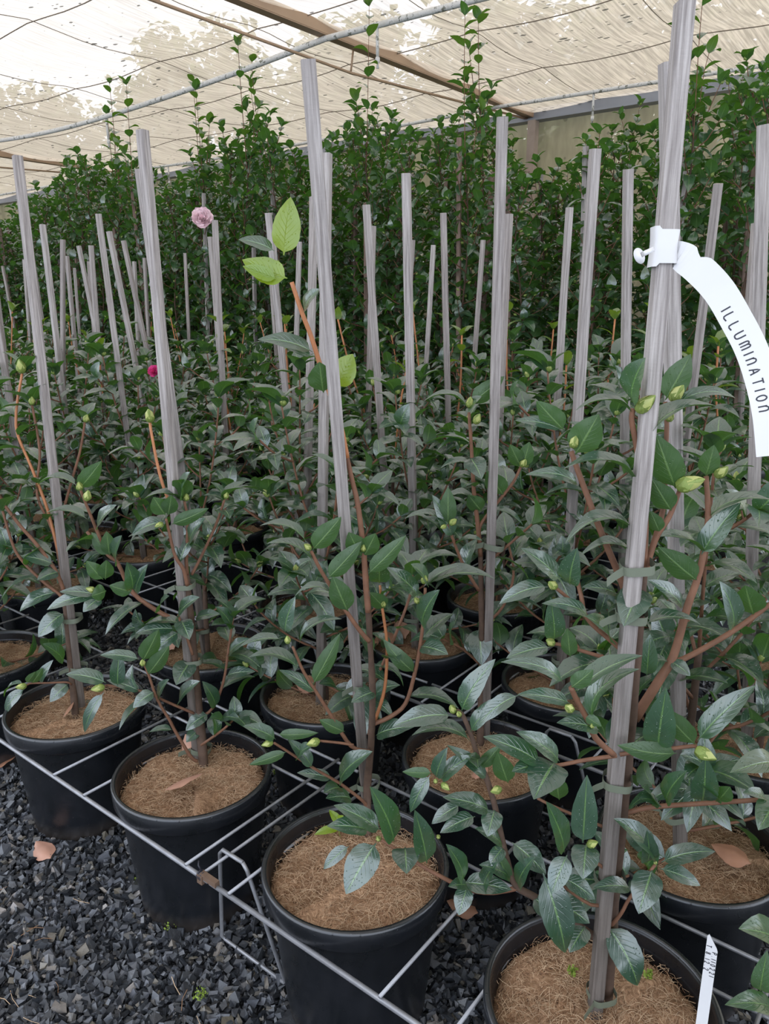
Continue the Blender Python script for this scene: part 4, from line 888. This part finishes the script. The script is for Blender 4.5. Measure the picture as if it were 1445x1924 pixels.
# ------------------------------------------------------------------ writing: single-stroke letters laid on a surface
GLY = {'I': [[(0, 0), (0, 1)]], 'L': [[(0, 1), (0, 0), (.5, 0)]], 'U': [[(0, 1), (0, .25), (.12, 0), (.4, 0), (.52, .25), (.52, 1)]],
  'M': [[(0, 0), (0, .75), (.1, .95), (.26, .9), (.32, .7), (.32, 0)], [(.32, .7), (.42, .93), (.58, .93), (.66, .7), (.66, 0)]],
  'N': [[(0, 0), (0, .85)], [(0, .65), (.14, .92), (.36, .92), (.48, .65), (.48, 0)]], 'A': [[(0, 0), (.26, 1), (.52, 0)], [(.1, .38), (.42, .38)]],
  'T': [[(0, 1), (.55, 1)], [(.28, 1), (.28, 0)]], 'O': [[(.27, 1), (.05, .8), (0, .5), (.08, .15), (.27, 0), (.46, .15), (.52, .5), (.46, .82), (.27, 1)]],
  'P': [[(0, 0), (0, 1)], [(0, 1), (.35, .95), (.42, .72), (.3, .5), (0, .46)]], '.': [[(.03, 0), (.09, .06)]], '1': [[(0, 0), (.02, 1)]],
  '0': [[(.22, 1), (.03, .75), (0, .4), (.1, .05), (.28, .05), (.42, .35), (.4, .75), (.22, 1)]], '2': [[(0, .75), (.08, .95), (.3, 1), (.42, .78), (.3, .45), (0, 0), (.45, .02)]],
  '8': [[(.22, .52), (.04, .75), (.2, 1), (.4, .8), (.22, .52), (.0, .25), (.2, 0), (.42, .22), (.22, .52)]]}
WID = {'I': 0, 'L': .5, 'U': .52, 'M': .66, 'N': .48, 'A': .52, 'T': .55, 'O': .52, 'P': .42, '.': .1, '1': .02, '0': .42, '2': .45, '8': .42}
def write(mb, text, fn, s0, base, h, gap, pen):
    """fn(s, w) gives a point and normal on the surface; s runs along the writing, w across it"""
    s = s0
    for ch in text:
        for st in GLY[ch]:
            q = smoothline([(x * h + s, base + y * h, 0) for x, y in st], 3); vs = []
            for k, p in enumerate(q):
                t = (q[min(k + 1, len(q) - 1)] - q[max(k - 1, 0)]).normalized(); m = Vector((-t.y, t.x, 0)) * pen
                for sg in (-1, 1):
                    pp, n = fn(p.x + m.x * sg, p.y + m.y * sg); vs.append(pp + n * .00035)
            mb.add(vs, [(2 * k, 2 * k + 2, 2 * k + 3, 2 * k + 1) for k in range(len(q) - 1)])
        s += WID[ch] * h + gap
# long loop tag
t = empty('plant_name_tag', at(1245, 470, .80)); tag(t, 'long white plastic loop tag with handwritten name, wrapped round the nearest stake', 'tag')
tl = t.location.copy()
mid = [(1262, 478, .835), (1278, 480, .825), (1310, 503, .815), (1350, 545, .805), (1383, 600, .795), (1411, 655, .785), (1431, 715, .775), (1445, 780, .765), (1452, 856, .758)]
P3d = smoothline([at(*q) for q in mid], 6); al = arclen(P3d); TW = .0150
def tag_fn(s, w):
    i = max(0, min(len(al) - 2, next((k for k in range(len(al) - 1) if al[k + 1] >= s), len(al) - 2))); u = (s - al[i]) / (al[i + 1] - al[i])
    p = P3d[i].lerp(P3d[i + 1], u); d = (P3d[min(i + 2, len(al) - 1)] - P3d[max(i - 1, 0)]).normalized()
    n = (CAMP - p); n = (n - d * n.dot(d) + RV * .05).normalized(); side = n.cross(d).normalized()
    return p + side * w - tl, n
b = MB(); S = np.linspace(0, al[-1], 60); vs = []
for s in S:
    ww = TW * (1 if s > .02 else .8 + .2 * s / .02); notch = .006 * math.exp(-((s - .028) / .005) ** 2)
    p0, n = tag_fn(s, -ww); p1, _ = tag_fn(s, ww - notch)
    for p in (p0, p1):
        vs += [p + n * .0002, p - n * .0002]
f = []
for i in range(59):
    a, c = i * 4, i * 4 + 4; f += [(a, c, c + 2, a + 2), (a + 1, a + 3, c + 3, c + 1), (a, a + 1, c + 1, c), (a + 2, c + 2, c + 3, a + 3)]
b.add(vs, f); strap = b.build('strap', M['tagw'], t, False)
b = MB()
s_start = min(range(len(al)), key=lambda k: abs(proj(P3d[k])[1] - 600)); Ls = al[-1] * .0
tot = sum(WID[c] for c in 'ILLUMINATION'); s0 = al[s_start] - .002; s1 = al[min(range(len(al)), key=lambda k: abs(proj(P3d[k])[1] - 790))]
hh = .0098; gap = ((s1 - s0) - tot * hh) / 11
write(b, 'ILLUMINATION', lambda s, w: tag_fn(s, w), s0 - .012, -.0085, hh, gap, .00075); b.build('lettering', M['ink'], strap)
# wrap and toggle
b = MB(); sb = atz(1118, 1895, SOIL); stp = atz(1288, 5, 1.43); sd = (stp - sb).normalized()
cc = min((sb + (stp - sb) * k / 200 for k in range(201)), key=lambda q: abs(proj(q)[1] - 468)); a0 = Vector((1, 0, 0)); a0 = (a0 - sd * a0.dot(sd)).normalized(); b0 = sd.cross(a0)
vs = []; n = 24
for k in range(n):
    q = 2 * math.pi * k / n; c, s = math.cos(q), math.sin(q); x = math.copysign(abs(c) ** .5, c) * .0125; y = math.copysign(abs(s) ** .5, s) * .0125
    flare = .002 * (c < -.5)
    for hgt in (-.0165, -.005, .006, .0165): vs.append(cc + a0 * (x * (1 + .08 * (abs(hgt) > .01))) + b0 * y + sd * (hgt * (1 + flare * 100)) - tl)
b.add(vs, [(4 * k + j, 4 * ((k + 1) % n) + j, 4 * ((k + 1) % n) + j + 1, 4 * k + j + 1) for k in range(n) for j in range(3)]); b.build('loop', M['tagw'], t)
b = MB(); p0 = at(1226, 469, .80) - tl; p1 = at(1207, 478, .795) - tl; d = (p1 - p0).normalized(); nn = Vector((0, -1, .1)).normalized(); sd2 = d.cross(nn)
b.box((p0 + p1) / 2, d * ((p1 - p0).length / 2 + .002), sd2 * .0026, nn * .0004)
ctr = p1 + d * .004; b.add([ctr + (d * math.cos(a) * .0062 + sd2 * math.sin(a) * .0085) + nn * s for s in (-.0004, .0004) for a in np.linspace(0, 2 * math.pi, 20, endpoint=False)], [tuple(range(20, 40)), tuple(reversed(range(20)))] + [(k, (k + 1) % 20, 20 + (k + 1) % 20, 20 + k) for k in range(20)]); b.build('toggle', M['tagw'], t)
# stick-in label at the pot rim
q0 = at(1323, 1890, .705); q1 = at(1341, 1758, .705); t = empty('pot_label', q0); tag(t, 'small white stick-in pot label with handwritten code at the rim of the nearest pot', 'label'); ql = q0.copy()
ax = (q1 - q0); LL = ax.length; ax.normalize(); nn = (CAMP - q0); nn = (nn - ax * nn.dot(ax) + Vector((.0, 0, 0))).normalized(); ss = ax.cross(nn).normalized()
b = MB(); hw = .0062
out = [(-hw, -.05), (hw, -.05), (hw, LL * .80), (hw * .8, LL * .84), (-hw * .7, LL * 1.0), (-hw, LL * .97)]
b.add([ss * x + ax * y + nn * z for z in (-.0004, .0004) for x, y in out], [(6, 7, 8, 9, 10, 11), (5, 4, 3, 2, 1, 0)] + [(k, (k + 1) % 6, 6 + (k + 1) % 6, 6 + k) for k in range(6)]); pl = b.build('plate', M['tagw'], t, False)
b = MB(); fn = lambda s, w: (ax * (LL * .84 - s) + ss * w + nn * .0004, nn)
sg = 1 if (ss.x > 0) else -1
fn = lambda s, w: (ax * (LL * .82 - s) + ss * (w * sg) + nn * .0005, nn)
write(b, 'P.110221', fn, 0.004, .0008, .0049, .0034, .00040); write(b, 'T.8.12.2', fn, -.004, -.0056, .0049, .0034, .00040); b.build('writing', M['ink'], pl)

# ------------------------------------------------------------------ fallen leaves, moss, sprouts
def dead_leaf(p, ang, L, label, mat='dead', tilt=.25, name='fallen_leaf', wr=.58, young=None):
    L *= 1.25; b = MB(); d = Vector((math.cos(ang), math.sin(ang), 0))
    leaf(b, -d * L / 2 + UP * .004, d * L / 2 + UP * (.006 + L * tilt * .3), Vector((-d.y * tilt, d.x * tilt, 1)), L * wr, .06, -.45, .5, 0, 12)
    o = b.build(name, M[mat]); o.location = p; tag(o, label, 'leaf', 'fallen camellia leaves'); return o
for a in [(83, 1612, 0, 2.4, .055, 'reddish brown fallen leaf lying on the gravel at lower left', 'dead2', .2), (14, 1448, 0, .9, .055, 'brown fallen leaf on the gravel at the left edge', 'dead', .6),
          (347, 1490, SOIL, .5, .060, 'curled brown leaf lying near the front rim of the second front pot', 'dead2', .5), (352, 1418, SOIL, 1.9, .04, 'orange brown leaf stuck upright against the stem in the second front pot', 'dead2', .9),
          (131, 1352, SOIL, 1.4, .035, 'small brown leaf beside the tied stem in the third pot from left', 'dead', .9), (735, 1188, SOIL, .3, .06, 'brown dead leaf on the leaf heap in the third row pot', 'dead', .6),
          (752, 1200, SOIL, 1.9, .065, 'pointed brown leaf in front of the leaf heap', 'dead2', .7), (722, 1210, SOIL, 2.7, .055, 'flat brown leaf at the left of the leaf heap', 'dead', .4), (700, 1225, SOIL, 1.2, .05, 'dark brown leaf behind the leaning stake', 'dead', .5),
          (575, 1300, SOIL, 2.6, .06, 'brown leaf on the mat of the second row pot left of the leaning stake', 'dead', .5), (590, 1312, SOIL, .2, .05, 'thin brown leaf beside the stem in the second row pot', 'dead2', .4),
          (902, 1466, SOIL, 1.1, .042, 'dull pink brown leaf near the front rim of the second row pot at centre', 'dead2', .4), (1385, 1420, .02, .5, .07, 'brown leaf on the ground behind the right-hand pot', 'dead', .7),
          (868, 1722, 0, 2.8, .05, 'brown leaf on gravel between the two nearest pots', 'dead', .4), (645, 1212, 0, .7, .05, 'small brown leaf on gravel under the racks at centre', 'dead2', .5),
          (330, 1210, SOIL, .7, .07, 'long brown leaf on the mat of the pot behind the second stake', 'dead', .6), (318, 1222, SOIL, 2.2, .06, 'folded brown leaf on the same mat behind the second stake', 'dead2', .6),
          (455, 1098, 0, .6, .05, 'brown leaf lying on the bare gravel patch', 'dead2', .5), (1370, 1625, SOIL, 2.5, .05, 'dark twisted leaf on the mat of the right-hand second row pot', 'dead', .3),
          (1003, 1545, 0, 1.0, .035, 'tiny brown leaf on gravel under the wires at centre right', 'dead', .3)]:
    dead_leaf(atz(a[0], a[1], a[2]) + UP * .014, a[3], a[4], a[5], a[6], a[7])
def moss(px, py, z, R, label):
    b = MB(); r = random.Random(px)
    for k in range(60):
        a = r.uniform(0, 6.28); q = R * r.random() ** .6; c = Vector((q * math.cos(a), q * math.sin(a), r.uniform(.002, .012))); d = Vector((r.uniform(-1, 1), r.uniform(-1, 1), 1.2)).normalized()
        leaf(b, c, c + d * r.uniform(.003, .006), Vector((-d.y, d.x, .3)), .0035, .1, .2, r.random(), 1.0, 3)
    o = b.build('moss_clump', M['moss']); o.location = atz(px, py, z) + UP * (.012 if z == 0 else .002); tag(o, label, 'moss')
moss(325, 1748, 0, .018, 'yellow green moss clump on gravel in front of the second pot'); moss(266, 1662, 0, .013, 'small moss tuft against the base of the second pot'); moss(378, 1885, 0, .012, 'faint moss tuft on gravel near the bottom edge')
moss(524, 1462, 0, .016, 'moss tuft between the second and third front pots'); moss(1075, 1835, SOIL, .006, 'pale green lichen scrap on the mat of the nearest pot'); moss(1218, 1840, SOIL, .005, 'tiny green seedlings on the mat of the nearest pot')
b = MB(); s0 = atz(640, 1575, SOIL); r = random.Random(4)
b.tube([s0, s0 + Vector((-.004, 0, .02)), s0 + Vector((-.002, 0, .045))], .001, 5, 1)
for k, (x, y, q) in enumerate([(-.045, -.01, .015), (-.02, .01, .05), (.006, -.005, .05), (-.012, .0, .028)]): leaf(b, s0 + UP * (.02 + .006 * k), s0 + Vector((x, y, q)), UP + Vector((0, -.5, 0)), .016, .12, .3, .5, 1.0, 8)
o = b.build('weed_seedling', [M['leaf'], M['greenstem']]); tag(o, 'bright yellow green seedling growing in the leaning stake pot', 'seedling')
# straw and needle litter on the gravel
b = MB(); r = random.Random(9)
for k in range(260):
    p = G(r.uniform(-.1, .62), r.uniform(0, 2.2), .016); a = r.uniform(0, 6.28); L = r.uniform(.01, .045); d = Vector((math.cos(a), math.sin(a), r.uniform(-.05, .15)))
    b.tube([p, p + d * L * .5 + Vector((0, 0, .002)), p + d * L + Vector((d.y, -d.x, 0)) * L * r.uniform(-.2, .2)], .0006, 3, 0 if r.random() < .6 else 1, False)
o = b.build('straw_litter', [M['fibre'], M['fibre2']]); tag(o, 'thin straw and needle litter scattered on the dark gravel', 'litter', kind='stuff')

# bright wet leaves reaching in at the bottom right belong to the corner plant
own = lows[(0, -1)] if (0, -1) in lows else None
if own is not None:
    b = MB(); om = (Matrix.Translation(own.location) @ Matrix.Rotation(own.rotation_euler.z, 4, 'Z')).inverted()
    for bx, by, tx, ty, wp, Y0, Y1 in [(1470, 1790, 1388, 1745, 90, .60, .57), (1458, 1905, 1362, 1888, 58, .60, .57), (1428, 1862, 1442, 1785, 44, .61, .6), (1470, 1440, 1372, 1452, 62, .80, .76), (1465, 1500, 1425, 1560, 60, .80, .77), (1440, 1500, 1395, 1490, 30, .8, .79)]:
        B = at(bx, by, Y0); T = at(tx, ty, Y1); n = (CAMP - B).normalized() * .7 + UP * .7
        leaf(b, om @ B, om @ T, om.to_3x3() @ n, wp / 1440 * Y0, .12, .3, .9, .08, 14)
    b.build('foliage', M['leaf'], own)

# ------------------------------------------------------------------ trees outside the film wall
def tree_var(seed):
    r = random.Random(seed); tm = MB(); lm = MB()
    tm.tube([(0, 0, 0), (.05, .03, .3), (0, .02, .62), (.03, 0, .9)], [.032, .026, .018, .006], 8)
    blobs = []
    for k in range(16):
        z = r.uniform(.16, .93); a = r.uniform(0, 6.28); q = r.uniform(.08, .24) * (1.15 - .6 * abs(z - .5)); c = Vector((q * math.cos(a), q * math.sin(a), z)); blobs.append((c, r.uniform(.10, .17) * (1.1 - .4 * z)))
        tm.tube([(0, 0, max(.1, z - .18)), c * .6 + Vector((0, 0, z * .4 - .05)), c], [.010, .006, .003], 5, 0, False)
    for c, R0 in blobs:
        for q in range(240):
            d = Vector((r.gauss(0, 1), r.gauss(0, 1), r.gauss(0, 1))).normalized(); p = c + d * R0 * r.uniform(.35, 1.05)
            e = Vector((r.uniform(-1, 1), r.uniform(-1, 1), r.uniform(-.8, .3))).normalized(); leaf(lm, p, p + e * r.uniform(.030, .048), UP + d * .5, .026, .1, .3, r.random(), 0, 2)
    return tm.mesh('trunk', M['bark_tree']), lm.mesh('crown', M['tree_leaf'])
TV = [tree_var(s) for s in (41, 42, 43, 44)]
nt = 0
for r_, ls, h0, h1 in ((9.2, np.arange(-3.0, 9, 1.25), 4.3, 5.4), (10.2, np.arange(8, 34, 1.7), 5.0, 6.4), (13.5, np.arange(-4, 12, 2.2), 5.0, 6.2), (8.7, np.arange(-2.4, 20, 1.1), 2.3, 3.0), (6, np.arange(24, 32, 1.6), 4, 5.5)):
    for l_ in ls:
        if r_ == 6: lc = G(rng.uniform(-3, 7), l_)
        else: lc = G(r_ + rng.uniform(-.4, .4), l_ + rng.uniform(-.3, .3))
        h = rng.uniform(h0, h1)
        if r_ == 13.5 and l_ > 3: h *= .8
        if not in_view(lc, h, 200): continue
        t = empty('tree' if h > 3.2 else 'shrub', lc, rng.uniform(0, 6.28)); st, cr_ = TV[rng.randrange(4)]
        o = link('trunk', st, t); o.scale = (h, h, h) if h > 3.2 else (h * 1.3, h * 1.3, h); o2 = link('crown', cr_, t); o2.scale = o.scale
        tag(t, 'blurred tree standing outside, dimly seen through the film' if h > 3.2 else 'blurred shrub growing outside against the film wall', 'tree' if h > 3.2 else 'shrub', 'trees outside the film tunnel' if h > 3.2 else 'shrubs outside the film wall')
